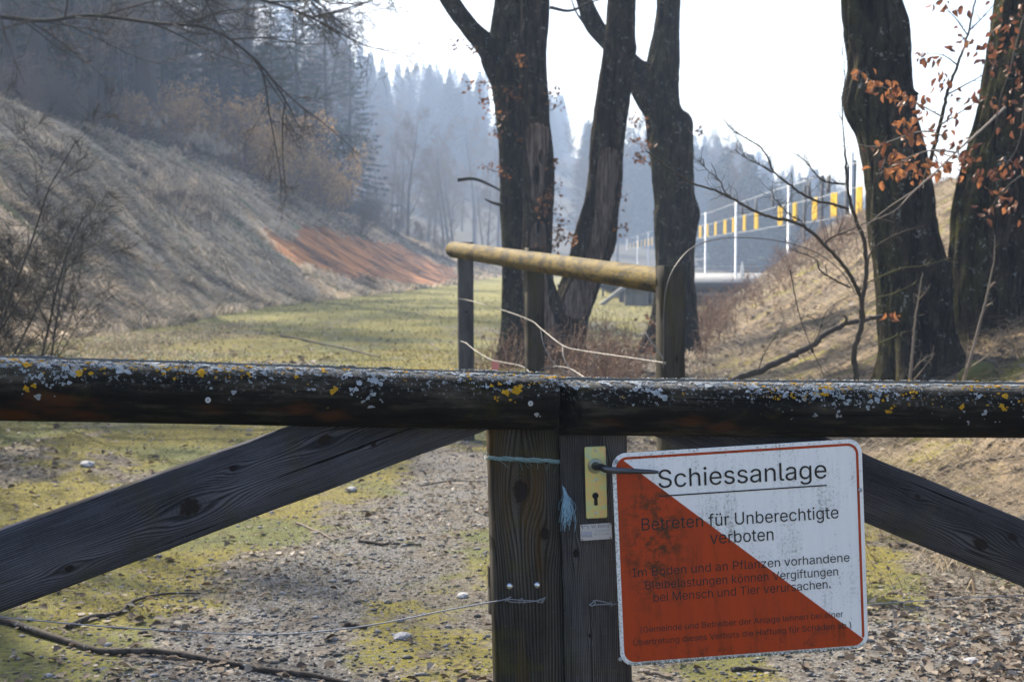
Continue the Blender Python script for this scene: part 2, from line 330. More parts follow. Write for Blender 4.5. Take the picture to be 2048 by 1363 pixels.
def wood(name, knots=(), dark=(.018,.017,.02), light=(.075,.078,.095), stain=None, freq=190.0, moss=0.0, seed=0.0):
    k = NT(name, .85, .1); o = k.obj(); s = k.sep(o); x, z = s[0], s[2]
    f = z; ktot = None; ring = None
    for (kx, kz, kr) in knots:
        dx = k.m_('MULTIPLY', k.m_('SUBTRACT', x, kx), .42); dz = k.m_('SUBTRACT', z, kz)
        d2 = k.m_('ADD', k.m_('MULTIPLY', dx, dx), k.m_('MULTIPLY', dz, dz))
        g = k.m_('POWER', 2.718, k.m_('MULTIPLY', d2, -1/(kr*2.3)**2))
        f = k.m_('SUBTRACT', f, k.m_('MULTIPLY', g, dz))
        dx2 = k.m_('MULTIPLY', dx, 1.7); d1 = k.m_('SQRT', k.m_('ADD', k.m_('MULTIPLY', dx2, dx2), k.m_('MULTIPLY', dz, dz)))
        kk = k.m_('SUBTRACT', 1.0, k.step(k.m_('ADD', d1, k.m_('MULTIPLY', k.m_('SUBTRACT', k.noise(o, 45, 4, .7), .5), kr*1.3)), kr*.55, kr*.85))
        ktot = kk if ktot is None else k.m_('MAXIMUM', ktot, kk)
        rg = k.m_('MULTIPLY', k.m_('SUBTRACT', 1.0, k.step(d1, kr*.8, kr*1.9)), k.m_('ADD', .5, k.m_('MULTIPLY', k.m_('SINE', k.m_('MULTIPLY', d1, 6.28/(kr*.30))), .5)))
        ring = rg if ring is None else k.m_('MAXIMUM', ring, rg)
    wv = k.noise(k.mapv(o, (1.1, 1, 5), (seed,0,seed)), 1.0, 3, .5)
    ph = k.m_('ADD', k.m_('MULTIPLY', f, freq), k.m_('MULTIPLY', wv, freq*.05))
    fr = k.m_('FRACT', ph); line = k.m_('MULTIPLY', k.step(fr, .35, .8), k.m_('SUBTRACT', 1.0, k.step(fr, .9, 1.0)))
    fib = k.noise(k.mapv(o, (6, 40, 330), (seed,0,0)), 1.0, 4, .65); big = k.noise(k.mapv(o, (2, 4, 9), (seed,0,3)), 1.0, 4, .6)
    saw = k.noise(k.mapv(o, (260, 40, 14)), 1.0, 3, .7)
    v = k.m_('ADD', k.m_('MULTIPLY', k.m_('SUBTRACT', 1.0, line), k.m_('MULTIPLY', big, .42)), k.m_('MULTIPLY', fib, .55)); v = k.m_('ADD', v, k.m_('MULTIPLY', big, .42)); v = k.m_('ADD', v, k.m_('MULTIPLY', saw, .12))
    c = k.ramp(k.m_('SUBTRACT', v, .3), [(.10, tuple(a*.6 for a in dark)), (.34, tuple(a*.65+b*.35 for a, b in zip(dark, light))), (.62, tuple(a*1.5 for a in light))])
    ckn = k.noise(k.mapv(o, (1.6, 30, 95), (seed+2,0,1)), 1.0, 2, .5); ck = k.step(ckn, .655, .685); c = k.mix(ck, c, tuple(q*.35 for q in dark)); sp = k.noise(o, 150, 3, .8); c = k.mix(k.m_('MULTIPLY', k.step(sp, .62, .70), .35), c, (.20,.20,.21))
    if stain:
        st = k.m_('MULTIPLY', k.step(k.noise(k.mapv(o, (1.3, 3, 11), (seed+3,0,7)), 1.0, 4, .6), .5, .68), .85)
        c = k.mix(st, c, k.mix(fib, tuple(q*.4 for q in stain), stain))
    if moss: c = k.mix(k.m_('MULTIPLY', k.step(k.noise(k.mapv(o, (4,4,2)), 2.0, 5, .7), .5, .7), moss), c, (.06,.055,.012))
    if ktot is not None:
        c = k.mix(k.m_('MULTIPLY', ring, .3), c, tuple(q*.9 for q in dark)); c = k.mix(ktot, c, k.mix(fib, (.006,.005,.005), (.03,.022,.02)))
    k.col(c); h = k.m_('ADD', k.m_('MULTIPLY', line, -.6), k.m_('MULTIPLY', fib, .5))
    if ktot is not None: h = k.m_('SUBTRACT', h, k.m_('MULTIPLY', ktot, 1.2))
    k.nrm(k.bump(k.m_('SUBTRACT', h, k.m_('MULTIPLY', ck, 1.2)), .8, .002)); return k.m
def log_mat(name, stain=(.10,.035,.008), grey=.5, seed=0.0):
    k = NT(name, .9, .08); o = k.obj(); s = k.sep(o)
    st = k.noise(k.mapv(o, (5, 30, 42), (seed,0,0)), 1.0, 7, .7); big = k.noise(k.mapv(o, (2.2, 3, 7), (seed,1,0)), 1.0, 5, .65); sp = k.noise(o, 120, 4, .75)
    v = k.m_('ADD', k.m_('MULTIPLY', st, .6), k.m_('MULTIPLY', big, .5))
    v = k.m_('ADD', v, k.m_('MULTIPLY', k.step(s[2], -.01, .062), .20*grey))
    c = k.ramp(v, [(.47, (.002,.0018,.0015)), (.59, (.010,.0085,.0065)), (.67, (.036,.030,.021)), (.84, (.12,.105,.08))])
    c = k.mix(k.m_('MULTIPLY', k.step(k.noise(k.mapv(o, (3,6,9), (seed+4,0,2)), 1.0, 3, .6), .60, .70), .8), c, k.mix(st, tuple(q*.25 for q in stain), stain))
    c = k.mix(k.m_('MULTIPLY', k.step(k.noise(k.mapv(o, (5,6,7), (seed+9,0,2)), 1.0, 4, .7), .60, .68), .5), c, (.035,.03,.006))
    top = k.m_('MULTIPLY', k.step(s[2], .0, .045), k.step(k.noise(o, 95, 4, .75), .56, .66)); c = k.mix(top, c, (.22,.23,.24))
    c = k.mix(k.m_('MULTIPLY', k.step(s[2], -.02, .05), k.step(sp, .67, .74)), c, (.30,.31,.33))
    top2 = k.m_('MULTIPLY', k.step(s[2], .050, .0635), .8); c = k.mix(top2, c, k.mix(sp, (.06,.055,.045), (.24,.24,.23)))
    crk = k.noise(k.mapv(o, (2.2, 60, 120), (seed,3,0)), 1.0, 2, .5)
    ck = k.m_('MULTIPLY', k.step(crk, .66, .72), 1.0); c = k.mix(ck, c, (.003,.003,.003))
    k.col(c); k.nrm(k.bump(k.m_('SUBTRACT', k.m_('ADD', st, k.m_('MULTIPLY', sp, .4)), ck), .8, .003)); return k.m
def lichen(L, r, n, seed, ranges, yback=None, small=1.0, flip=1):
    """crusty raised rosettes on the upper half of a log; returns grey and yellow meshes"""
    rng = np.random.RandomState(seed); out = {}
    for nm, cnt, frac_ in (('grey', n, 1.0), ('yellow', int(n*.25), .8)):
        V = []; T = []; A = []; nv = 0; tries = 0; made = 0
        while made < cnt and tries < cnt*60:
            tries += 1; x = rng.uniform(0, L); th = math.pi/2 - abs(rng.normal(0, .70))*1.0
            th = min(th, 1.56)
            if th < -.35: continue
            cl = fbm(np.array([x*3.1+seed]), np.array([th*1.5]), 3 if nm == 'grey' else 8, 2)[0]
            w = 1.0 if th > 1.35 else (1 if cl > .50 else .12) * ranges(x)
            if nm == 'yellow': w *= .25 if th > 1.45 else 1.0
            if rng.rand() > w: continue
            made += 1; m = rng.randint(1, 6); R0 = rng.gamma(1.3, .0018)*small + .0009
            for q in range(m):
                cx = x+rng.normal(0, R0*1.1); cs = th*r+rng.normal(0, R0*.8); rad = R0*rng.uniform(.35, .95); K = 11
                ph = rng.rand()*6; pts = [(cx, cs, .0030)]
                for e in range(K):
                    a = e*2*math.pi/K; rr = rad*(1+.25*math.sin(3*a+ph)+.28*rng.uniform(-1,1)); pts.append((cx+rr*math.cos(a), cs+rr*math.sin(a)*.85, .0006+.0030*rng.rand()))
                for (px_, s_, h_) in pts:
                    t_ = s_/r; t_ = min(t_, 1.5707)
                    V.append((px_, -flip*math.cos(t_)*(r+h_), math.sin(t_)*(r+h_))); A.append(rng.rand()*.3+(0 if h_ > .002 else .35)+.2*rng.rand())
                T += [(nv, nv+1+e, nv+1+(e+1) % K) if flip > 0 else (nv, nv+1+(e+1) % K, nv+1+e) for e in range(K)]; nv += K+1
        out[nm] = mesh_np('lichen_'+nm, np.array(V), np.array(T), {'tint': np.array(A)})
    return out
def lich(*a, **k_):
    m = tinted(*a, **k_); t = m.node_tree; b = t.nodes['Principled BSDF']; n = t.nodes.new('ShaderNodeTexNoise'); n.inputs['Scale'].default_value = 420; n.inputs['Detail'].default_value = 4; tc = t.nodes.new('ShaderNodeTexCoord'); t.links.new(tc.outputs['Object'], n.inputs['Vector']); bu = t.nodes.new('ShaderNodeBump'); bu.inputs['Distance'].default_value = .003; t.links.new(n.outputs['Fac'], bu.inputs['Height']); t.links.new(bu.outputs[0], b.inputs['Normal']); return m
LICH_G = lich('lichen_grey', [(0,(.24,.27,.29)),(.45,(.44,.48,.52)),(1,(.58,.62,.66))], .95, .1, noise=300)
LICH_Y = lich('lichen_yellow', [(0,(.28,.15,.008)),(.5,(.46,.26,.012)),(1,(.55,.36,.04))], .95, .1)
ZINC = flat('galvanised_steel', (.42,.45,.52), .38, 1.0, .5, .5, 90)
WIRE = flat('wire_steel', (.30,.32,.37), .45, .9, .5, .5, 300)
DARKM = flat('black_iron', (.02,.02,.022), .5, .6)
# ------------------------------------------------------------------ the double gate
UP = Vector((0,0,1))
AL, BL = PV(0, 779, 3.00), PV(1108, 806, 3.42); XL = (BL-AL).normalized(); A0 = AL-XL*1.35
AR, BR = PV(1119, 816, 3.425), PV(2048, 823, 3.53); XR = (BR-AR).normalized(); B1 = BR+XR*.35
awayL = Vector((-XL.y, XL.x, 0)).normalized(); awayR = Vector((-XR.y, XR.x, 0)).normalized()
gateL = thing('gate', 'left leaf of the log-railed wooden gate, diagonal board rising to its stile', 'gate', tuple(PV(1060, 1500, 3.42)), 'leaves of the wooden double gate')
gateR = thing('gate', 'right leaf of the log-railed wooden gate, carrying the lock and warning board', 'gate', tuple(PV(1190, 1500, 3.44)), 'leaves of the wooden double gate')
LM1, LM2 = log_mat('weathered_log'), log_mat('weathered_log_right', grey=.35, seed=5.0)
rr = .0655
def log_pair(g, A, B, away, mat, e0, e1, seed, ranges):
    M, L = frame_y(A, B, away); 
    if M.to_3x3().col[2].z < 0: raise RuntimeError('frame')
    a = part(g, 'rail', half_log(L, rr, 1, e0, e1, 190, seed), mat, M)
    Mb = M @ Matrix.Translation((0, .046, .004)); b = part(g, 'rail', half_log(L, rr, -1, 0, 0, 120, seed+3), mat, Mb)
    for o_, fl_, n_ in ((a, 1, int(640*L)), (b, -1, int(300*L))):
        li = lichen(L, rr, n_, seed+fl_, ranges, flip=fl_)
        part(o_, 'lichen', li['grey'], LICH_G, WM[o_.name], 'stuff'); part(o_, 'lichen', li['yellow'], LICH_Y, WM[o_.name], 'stuff')
    return M, L, a
ML, LL, logL = log_pair(gateL, A0, BL, awayL, LM1, 0, -.16, 3, lambda x: 1.0 if x < 1.95 else .45)
MR, LR, logR = log_pair(gateR, AR, B1, awayR, LM2, .72, 0, 9, lambda x: .35 if x < .45 else .95)
def plank(g, name, p0, p1, D0, D1, wd, th, away, mat, seed, off=.0, s0=0.0, s1=0.0, ext=0.0):
    a, b = PV(*p0, D0)+away*off, PV(*p1, D1)+away*off; a = a+(a-b)*ext; M, L = frame_y(a, b, away); return part(g, name, plank_mesh(L, wd, th, seed, s0=s0, s1=s1), mat, M), M, L
w_brL = wood('brace_wood', [(kx+.578, kz, kr) for kx, kz, kr in ((.30,-.045,.010),(.585,-.010,.024),(.70,.040,.009),(.915,.030,.016),(1.02,-.02,.007),(1.10,.062,.012),(.10,.02,.009))], (.010,.010,.013), (.080,.082,.100), None, 210, .35, 1.0)
w_stL = wood('stile_wood', [(.27,-.018,.026),(.38,.042,.015),(.205,.050,.005)], (.010,.009,.007), (.062,.056,.050), (.115,.062,.008), 130, .5, 4.0)
w_stR = wood('right_stile_wood', [(.215,.022,.012),(.415,-.05,.010),(.62,-.02,.005)], (.012,.011,.013), (.090,.084,.086), None, 230, .3, 8.0)
w_brR = wood('right_brace_wood', [(.86,-.02,.020),(.93,.028,.014),(1.02,.030,.010),(.66,.03,.008)], (.009,.009,.011), (.062,.060,.068), None, 190, .3, 12.0)
plank(gateL, 'brace', (-160,1203), (885,821), 2.94, 3.345, .166, .038, awayL, w_brL, 1, .004, 0, -1.9, .48)
ht = AL-XL*1.24; Mh, Lh = frame_y(ht+UP*.03, Vector((ht.x, ht.y, .12)), awayL); part(gateL, 'stile', plank_mesh(Lh, .16, .048, 12), w_stL, Mh)
hp = AL-XL*1.42; mb = MB(); mb.tube([(hp.x, hp.y+.03, -.4), (hp.x, hp.y+.03, .8), (hp.x, hp.y+.03, 1.42)], .085, 18, cap=True); solo('gate_post', mb.mesh('gate_post', True), LM1, 'round post the left gate leaf hangs from, outside the left photo edge', 'post')
prr, Mst, Lst = plank(gateL, 'stile', (1050,757), (1066,1420), 3.42, 3.42, .1720, .048, awayL, w_stL, 2)
plank(gateR, 'brace', (1345,817), (2260,1194), 3.455, 3.56, .158, .038, awayR, w_brR, 3, .004, 1.9, 0)
prr, MsR, LsR = plank(gateR, 'stile', (1185,766), (1199,1420), 3.44, 3.44, .1660, .048, awayR, w_stR, 4)
# edge of the board that hides behind the left stile
plank(gateL, 'cleat', (1010,1132), (1012,1226), 3.47, 3.47, .075, .03, awayL, w_stL, 5)
def onp(M, px, py, off=0.0):
    o = np.array(M.translation); n = np.array(M.to_3x3().col[1]); r = ray(px, py); t = (o-CAM).dot(n)/r.dot(n); return CAM+r*t-n*off
def dome(px, py, D, rpx, name, parent, mat, h=.55, away=awayL, seg=18, hexa=False):
    c = onp(Mst, px, py); D = c[1]; r = m2px(rpx, D); mb = MB(); n = -np.array(away); u = np.cross([0,0,1], n); u /= np.linalg.norm(u); v = np.cross(n, u)
    pr = [(1.0, 0), (1.02, .12), (.93, .34), (.7, .62), (.38, .85), (0.02, .93)]
    V = np.array([c + r*a*(math.cos(t)*u+math.sin(t)*v) + n*r*h*b for a, b in pr for t in np.arange(seg)*2*math.pi/seg])
    F = [[i*seg+j, i*seg+(j+1) % seg, (i+1)*seg+(j+1) % seg, (i+1)*seg+j] for i in range(len(pr)-1) for j in range(seg)]
    return part(parent, name, mesh_np(name, V, np.array(F), None, True), mat)
CHROME = flat('polished_bolt', (.62,.66,.72), .30, 1.0, .5, .25, 150)
dome(1019, 1171, 3.398, 7.6, 'bolt', gateL, CHROME, 1.0); dome(1074, 1169, 3.398, 7.6, 'bolt', gateL, CHROME, 1.0)
def washer(px, py, D, parent):
    mb = MB(); n = -np.array(awayL); c = onp(ML, px, py, .0652); u = np.array([1,0,0.]); u -= n*u.dot(n); u /= np.linalg.norm(u); v = np.cross(n, u)
    for r0, z in ((.0052,.0012),(.0026,.0006)):
        t = np.linspace(0, 2*math.pi, 25); mb.tube([c+r0*(math.cos(a)*u+math.sin(a)*v)+n*z for a in t], .0012, 6, cap=False)
    
    return part(parent, 'screw', mb.mesh('screw', True), CHROME)
washer(408, 794, 3.155-.064, logL); washer(1042, 801, 3.39-.064, logL)
# ------------------------------------------------------------------ lock plate and lever
BR_ = NT('yellow_zinc_plate', .38, .5); BR_.b.inputs['Metallic'].default_value = .55
nz = BR_.noise(BR_.obj(), 28, 4, .6, 1.0); BR_.col(BR_.ramp(nz, [(.30,(.60,.34,.28)),(.42,(.62,.46,.20)),(.52,(.50,.52,.24)),(.62,(.38,.50,.38)),(.72,(.55,.40,.22))])); BR_ = BR_.m
def quadframe(tl, tr, bl, D0, D1):
    a, b, c = PV(*tl, D0), PV(*tr, D1), PV(*bl, D0); X = (b-a).normalized(); Yv = (a-c); Yv = (Yv-X*Yv.dot(X)).normalized(); N = X.cross(Yv)
    M = Matrix((X, Yv, N)).transposed().to_4x4(); M.translation = c; return M
def locf(M):
    o = np.array(M.translation); x, y, n = [np.array(M.to_3x3().col[i]) for i in range(3)]
    def f(px, py):
        r = ray(px, py); t = (o-CAM).dot(n)/r.dot(n); p = CAM+r*t-o; return np.array([p.dot(x), p.dot(y)])
    return f
def rrect(x0, y0, x1, y1, r, n=8):
    p = []
    for cx, cy, a0 in ((x1-r, y1-r, 0), (x0+r, y1-r, 90), (x0+r, y0+r, 180), (x1-r, y0+r, 270)):
        for t in np.linspace(0, 90, n): a = R(a0+t); p.append((cx+r*math.cos(a), cy+r*math.sin(a)))
    return np.array(p)
def clip_half(p, a, b):     # keep left of a->b
    out = []; a = np.array(a); b = np.array(b); d = b-a; s = lambda q: d[0]*(q[1]-a[1])-d[1]*(q[0]-a[0])
    for i in range(len(p)):
        q, w = p[i], p[(i+1) % len(p)]; sq, sw = s(q), s(w)
        if sq >= 0: out.append(q)
        if sq*sw < 0: out.append(q+(w-q)*sq/(sq-sw))
    return np.array(out)
def slab(poly, z0, z1, ch=0.0):
    n = len(poly); me = bpy.data.meshes.new('slab'); c = poly.mean(0); inn = c+(poly-c)*(1-ch/np.maximum(np.linalg.norm(poly-c, axis=1, keepdims=True), 1e-6))
    rings = [(poly, z0), (poly, z1-ch*.6), (inn, z1)] if ch else [(poly, z0), (poly, z1)]
    V = [(*q, z) for pl_, z in rings for q in pl_]; k_ = len(rings)
    F = [[i*n+j, i*n+(j+1) % n, (i+1)*n+(j+1) % n, (i+1)*n+j] for i in range(k_-1) for j in range(n)] + [list(range((k_-1)*n, k_*n)), list(range(n))[::-1]]
    me.from_pydata(V, [], F); me.update(); return me
MP = quadframe((1171.5,892.5), (1209.5,891), (1174,1036.5), 3.418, 3.422); fP = locf(MP)
p0 = fP(1172.8, 1036); p1 = fP(1210, 891.3)
plate = part(gateR, 'lock_plate', slab(rrect(p0[0]-.001, p0[1], p1[0]+.001, p1[1], .004), 0, .004, .0015), BR_, MP)
def at_plate(px, py): q = fP(px, py); return q
for q in ((1190.5,900),(1192,958.5),(1192,1024)):
    c = at_plate(*q); mb = MB(); n_ = 14
    V = np.array([(c[0]+.0036*a*math.cos(t), c[1]+.0036*a*math.sin(t), z) for a, z in ((1,.0038),(.85,.0055),(.4,.0064),(.02,.0066)) for t in np.arange(n_)*2*math.pi/n_])
    F = np.array([[i*n_+j, i*n_+(j+1) % n_, (i+1)*n_+(j+1) % n_, (i+1)*n_+j] for i in range(3) for j in range(n_)])
    part(plate, 'screw', mesh_np('screw', V, F, None, True), CHROME, MP)
c = at_plate(1191, 990); ring = MB(); t = np.linspace(0, 2*math.pi, 25)
kh = [(c[0]+.0072*math.cos(a), c[1]+.0072*math.sin(a)) for a in np.linspace(R(-55), R(235), 20)]; e = at_plate(1191, 1009.5)
kh += [(c[0]-.0047, e[1]+.001), (c[0], e[1]-.0005), (c[0]+.0047, e[1]+.001)]
part(plate, 'keyhole', slab(np.array(kh), .003, .0046), flat('keyhole_dark', (.002,.002,.002), .9), MP)
ring.tube([(c[0]+.0068*math.cos(a)-.0006, c[1]+.0068*math.sin(a), .0056) for a in np.linspace(R(60), R(250), 18)], .0013, 6); part(plate, 'keyhole_rim', ring.mesh('rim', True), DARKM, MP)
c = at_plate(1190, 930.5); rs = MB()
for r_, z_, w_ in ((.0150,.0055,.0035),(.0115,.009,.003)): rs.tube([(c[0]+r_*math.cos(a), c[1]+r_*math.sin(a), z_) for a in t], w_, 10)
part(plate, 'rose', rs.mesh('rose', True), flat('bronzed_rose', (.34,.36,.30), .35, .8), MP)
Mi = MP.inverted(); wp = lambda px, py, D: np.array(Mi @ PV(px, py, D))
base = np.array([c[0], c[1], .004]); path = [base, base+[.0,0,.02], wp(1203,934,3.375), wp(1213,938,3.360), wp(1235,940.5,3.352), wp(1275,942,3.350), wp(1305,943,3.352), wp(1317,943.5,3.353)]
pc = curve3([list(a)+[b] for a, b in zip(path, (.0095,.0092,.0092,.0086,.0078,.0062,.0050,.0032))], 50)
lv = MB(); lv.tube(pc[:,:3], pc[:,3], 14, cap=True)
LEV = NT('lever_aluminium', .38, .5); LEV.b.inputs['Metallic'].default_value = .85; LEV.col(LEV.ramp(LEV.noise(LEV.mapv(LEV.obj(), (10,90,90)), 1, 3), [(.3,(.05,.052,.062)),(.7,(.13,.135,.155))])); 
part(gateR, 'door_handle', lv.mesh('door_handle', True), LEV.m, MP)
# ------------------------------------------------------------------ lettering helper
import os
FONT = None
try:
    fp_ = os.path.join(bpy.utils.resource_path('LOCAL'), 'datafiles', 'fonts', 'Inter.woff2')     # Blender's own interface font
    if os.path.exists(fp_): FONT = bpy.data.fonts.load(fp_)
except Exception: FONT = None
def text_mesh(s, off=0.0, space=1.0):
    c = bpy.data.curves.new('lettering', 'FONT'); c.body = s
    if FONT: c.font = FONT
    c.size = 1; c.resolution_u = 4; c.space_character = space; c.fill_mode = 'NONE'
    o = bpy.data.objects.new('lettering_source', c); scn.collection.objects.link(o); dg = bpy.context.evaluated_depsgraph_get(); dg.update()
    w = bpy.data.meshes.new_from_object(o.evaluated_get(dg)); bpy.data.objects.remove(o); bpy.data.curves.remove(c)
    co = np.array([(v.co.x, v.co.y) for v in w.vertices]); ed = np.array([e.vertices[:] for e in w.edges]); bpy.data.meshes.remove(w)
    # every contour is a run of consecutive vertices in its drawing direction
    st = [0]+[i for i in range(1, len(co)) if not ((ed.min(1) == i-1) & (ed.max(1) == i)).any()]+[len(co)]; E = []
    for q in range(len(st)-1): E += [(i, i+1 if i+1 < st[q+1] else st[q]) for i in range(st[q], st[q+1])]
    from mathutils.geometry import delaunay_2d_cdt
    vo, eo, fo, *_ = delaunay_2d_cdt([Vector(c_) for c_ in co], E, [], 0, 1e-6); E = np.array(E); A_, B_ = co[E[:,0]], co[E[:,1]]; F = []
    for f in fo:
        cx, cy = sum(vo[i].x for i in f)/3, sum(vo[i].y for i in f)/3; up = (A_[:,1] <= cy) & (B_[:,1] > cy); dn = (A_[:,1] > cy) & (B_[:,1] <= cy); left = (B_[:,0]-A_[:,0])*(cy-A_[:,1])-(cx-A_[:,0])*(B_[:,1]-A_[:,1])
        if (up & (left > 0)).sum()-(dn & (left < 0)).sum() != 0: F.append(list(f))
    me = bpy.data.meshes.new('lettering'); me.from_pydata([(v.x, v.y, 0) for v in vo], [], F); me.update(); return me
_m = text_mesh('H'); CAPU = max(v.co.y for v in _m.vertices); bpy.data.meshes.remove(_m)
def set_text(s, f, bl, br, cap_px, M, parent, mat, z, off=0.0, name='lettering', space=1.0, capm=None):
    a, b = f(*bl), f(*br); me = text_mesh(s, off, space); n = len(me.vertices); v = np.empty(n*3, dtype=np.float32); me.vertices.foreach_get('co', v); v = v.reshape(-1,3)
    x0, x1 = v[:,0].min(), v[:,0].max(); d = b-a; L = np.linalg.norm(d); ux = d/L; uy = np.array([-ux[1], ux[0]])
    capu = CAPU; h = abs((f(bl[0], bl[1]-cap_px)-a)[1]) if capm is None else capm
    sx = L/(x1-x0); sy = h/capu; p = a[None] + ((v[:,0]-x0)*sx)[:,None]*ux + (v[:,1]*sy)[:,None]*uy
    v2 = np.column_stack([p, z+v[:,2]*.06]).astype(np.float32); me.vertices.foreach_set('co', v2.reshape(-1)); me.update()
    return part(parent, name, me, mat, M)
# ------------------------------------------------------------------ warning sign
MS = quadframe((1222,908), (1727,877), (1241,1337), 3.375, 3.435); fS = locf(MS); Nn = 0.0
cs = [fS(*q) for q in ((1224,906),(1727,877),(1733,1291),(1241,1337))]
x0 = (cs[0][0]+cs[3][0])/2; x1 = (cs[1][0]+cs[2][0])/2; y0 = (cs[3][1]+cs[2][1])/2; y1 = (cs[0][1]+cs[1][1])/2
sign = thing('warning_sign', 'white and red enamel warning board lettered Schiessanlage on the right gate leaf', 'sign', tuple(MS @ Vector(((x0+x1)/2, y0, 0))))
def signmat(name, base, base2, amt, edge=(.03,.03,.015)):
    k = NT(name, .4, .3); o = k.obj(); s = k.sep(o)
    big = k.noise(k.mapv(o, (4, 2.2, 1)), 2.0, 4, .6); streak = k.noise(k.mapv(o, (70, 5, 1)), 1.0, 4, .7); sp = k.noise(o, 150, 5, .8); sp2 = k.noise(o, 420, 2, .8)
    c = k.mix(streak, base, base2)
    d = k.m_('ADD', k.m_('MULTIPLY', sp, .6), k.m_('ADD', k.m_('MULTIPLY', big, .42), k.m_('MULTIPLY', streak, .30)))
    c = k.mix(k.m_('MULTIPLY', k.step(d, .67, .86), amt), c, (.045,.042,.035)); c = k.mix(k.m_('MULTIPLY', k.step(k.m_('ADD', sp2, k.m_('MULTIPLY', big, .5)), .93, 1.0), amt*1.3, clamp=True), c, (.02,.02,.016))
    k.col(c); k.rough(k.m_('ADD', .3, k.m_('MULTIPLY', d, .4))); k.nrm(k.bump(d, .12, .001)); return k, o, s, c, sp
kW, o_, s_, cW, sp_ = signmat('sign_white', (.82,.83,.86), (.70,.715,.76), .72)
ed = kW.m_('MULTIPLY', kW.m_('SUBTRACT', 1.0, kW.step(s_[1], y0+.001, y0+.016)), kW.step(sp_, .40, .52)); cW = kW.mix(ed, cW, (.05,.055,.02))
ed = kW.m_('MULTIPLY', kW.m_('SUBTRACT', 1.0, kW.step(s_[0], x0+.002, x0+.02)), kW.step(sp_, .46, .60)); cW = kW.mix(kW.m_('MULTIPLY', ed, .6), cW, (.12,.12,.08))
ed = kW.m_('MULTIPLY', kW.step(s_[1], y1-.03, y1-.002), kW.step(sp_, .55, .62)); cW = kW.mix(kW.m_('MULTIPLY', ed, .6), cW, (.05,.06,.02)); kW.col(cW)
kR, o_, s_, cR, sp_ = signmat('sign_red', (.42,.044,.0005), (.33,.032,.0005), .6)
cx_ = kR.m_('SUBTRACT', s_[0], x0+.095); cy_ = kR.m_('MULTIPLY', kR.m_('SUBTRACT', s_[1], y0+.31), .45); dd = kR.m_('SQRT', kR.m_('ADD', kR.m_('MULTIPLY', cx_, cx_), kR.m_('MULTIPLY', cy_, cy_)))
blot = kR.m_('MULTIPLY', kR.m_('SUBTRACT', 1.0, kR.step(dd, .02, .12)), kR.step(kR.noise(kR.obj(), 22, 6, .8), .44, .60)); cR = kR.mix(kR.m_('MULTIPLY', blot, .9), cR, (.045,.022,.006))
low = kR.m_('MULTIPLY', kR.m_('SUBTRACT', 1.0, kR.step(s_[1], y0+.01, y0+.09)), kR.step(kR.noise(kR.obj(), 26, 6, .8), .50, .66)); cR = kR.mix(kR.m_('MULTIPLY', low, .8), cR, (.06,.02,.01)); rs_ = kR.m_('MULTIPLY', kR.step(kR.noise(kR.mapv(kR.obj(), (34, 3, 1)), 1.0, 5, .75), .50, .68), .55); cR = kR.mix(rs_, cR, (.09,.022,.003)); kR.col(cR)
ax = x1-x0; part(sign, 'plate', slab(rrect(x0, y0, x1, y1, .034, 10), -.0025, .0005, .0012), kW.m, MS)
i0 = .0095; outer = rrect(x0+i0, y0+i0, x1-i0, y1-i0, .027, 10)
da, db = fS(1260.8, 930.6), fS(1727, 1276.5)
red = clip_half(outer, db, da); red = red if red[:,1].mean() < (y0+y1)/2 else clip_half(outer, da, db)
part(sign, 'red_field', slab(red, .0002, .0012), kR.m, MS)
bw = .0062; inner = rrect(x0+i0+bw, y0+i0+bw, x1-i0-bw, y1-i0-bw, .0215, 10); n_ = len(outer)
dn = db-da; sd_ = lambda q: dn[0]*(q[1]-da[1])-dn[1]*(q[0]-da[0]); V = []; F = []
for q in range(n_):
    q2 = (q+1) % n_
    if sd_((outer[q]+inner[q])/2) > 0 and sd_((outer[q2]+inner[q2])/2) > 0 or (sd_(outer[q]) > 0 and sd_(outer[q2]) > 0):
        b = len(V); V += [(*outer[q], .0010), (*outer[q2], .0010), (*inner[q2], .0010), (*inner[q], .0010)]; F.append([b, b+1, b+2, b+3])
me = bpy.data.meshes.new('red_border'); me.from_pydata(V, [], F); part(sign, 'red_border', me, kR.m, MS)
INK = NT('sign_ink', .4, .4); INK.col(INK.mix(INK.m_('MULTIPLY', INK.step(INK.noise(INK.obj(), 120, 4, .8), .6, .75), .35), (.004,.005,.010), (.04,.035,.03))); INK = INK.m
for s, bl, br, cap, off in (
    ('Schiessanlage', (1317,975), (1653,955), 36, .0),
    ('Betreten für Unberechtigte', (1283.3,1060), (1676.8,1035), 24.5, .0),
    ('verboten', (1420,1087), (1547,1079), 24.5, .0),
    ('Im Boden und an Pflanzen vorhandene', (1265,1153), (1699,1121.5), 17.3, .0),
    ('Bleibelastungen können Vergiftungen', (1291,1177.8), (1676,1149.3), 17, .0),
    ('bei Mensch und Tier verursachen.', (1307,1202.4), (1661,1174.6), 17, .0),
    ('(Gemeinde und Betreiber der Anlage lehnen bei einer', (1281,1264), (1686,1232), 12, .0),
    ('Übertretung dieses Verbots die Haftung für Schäden ab.)', (1267,1290), (1702,1254), 12, .0)):
    set_text(s, fS, bl, br, cap, MS, sign, INK, .0017, 0.0)
u0, u1 = fS(1317, 991.5), fS(1653, 969.5); un = np.array([0, .0016])
part(sign, 'underline', slab(np.array([u0-un, u1-un, u1+un, u0+un]), .0013, .0017), INK, MS)
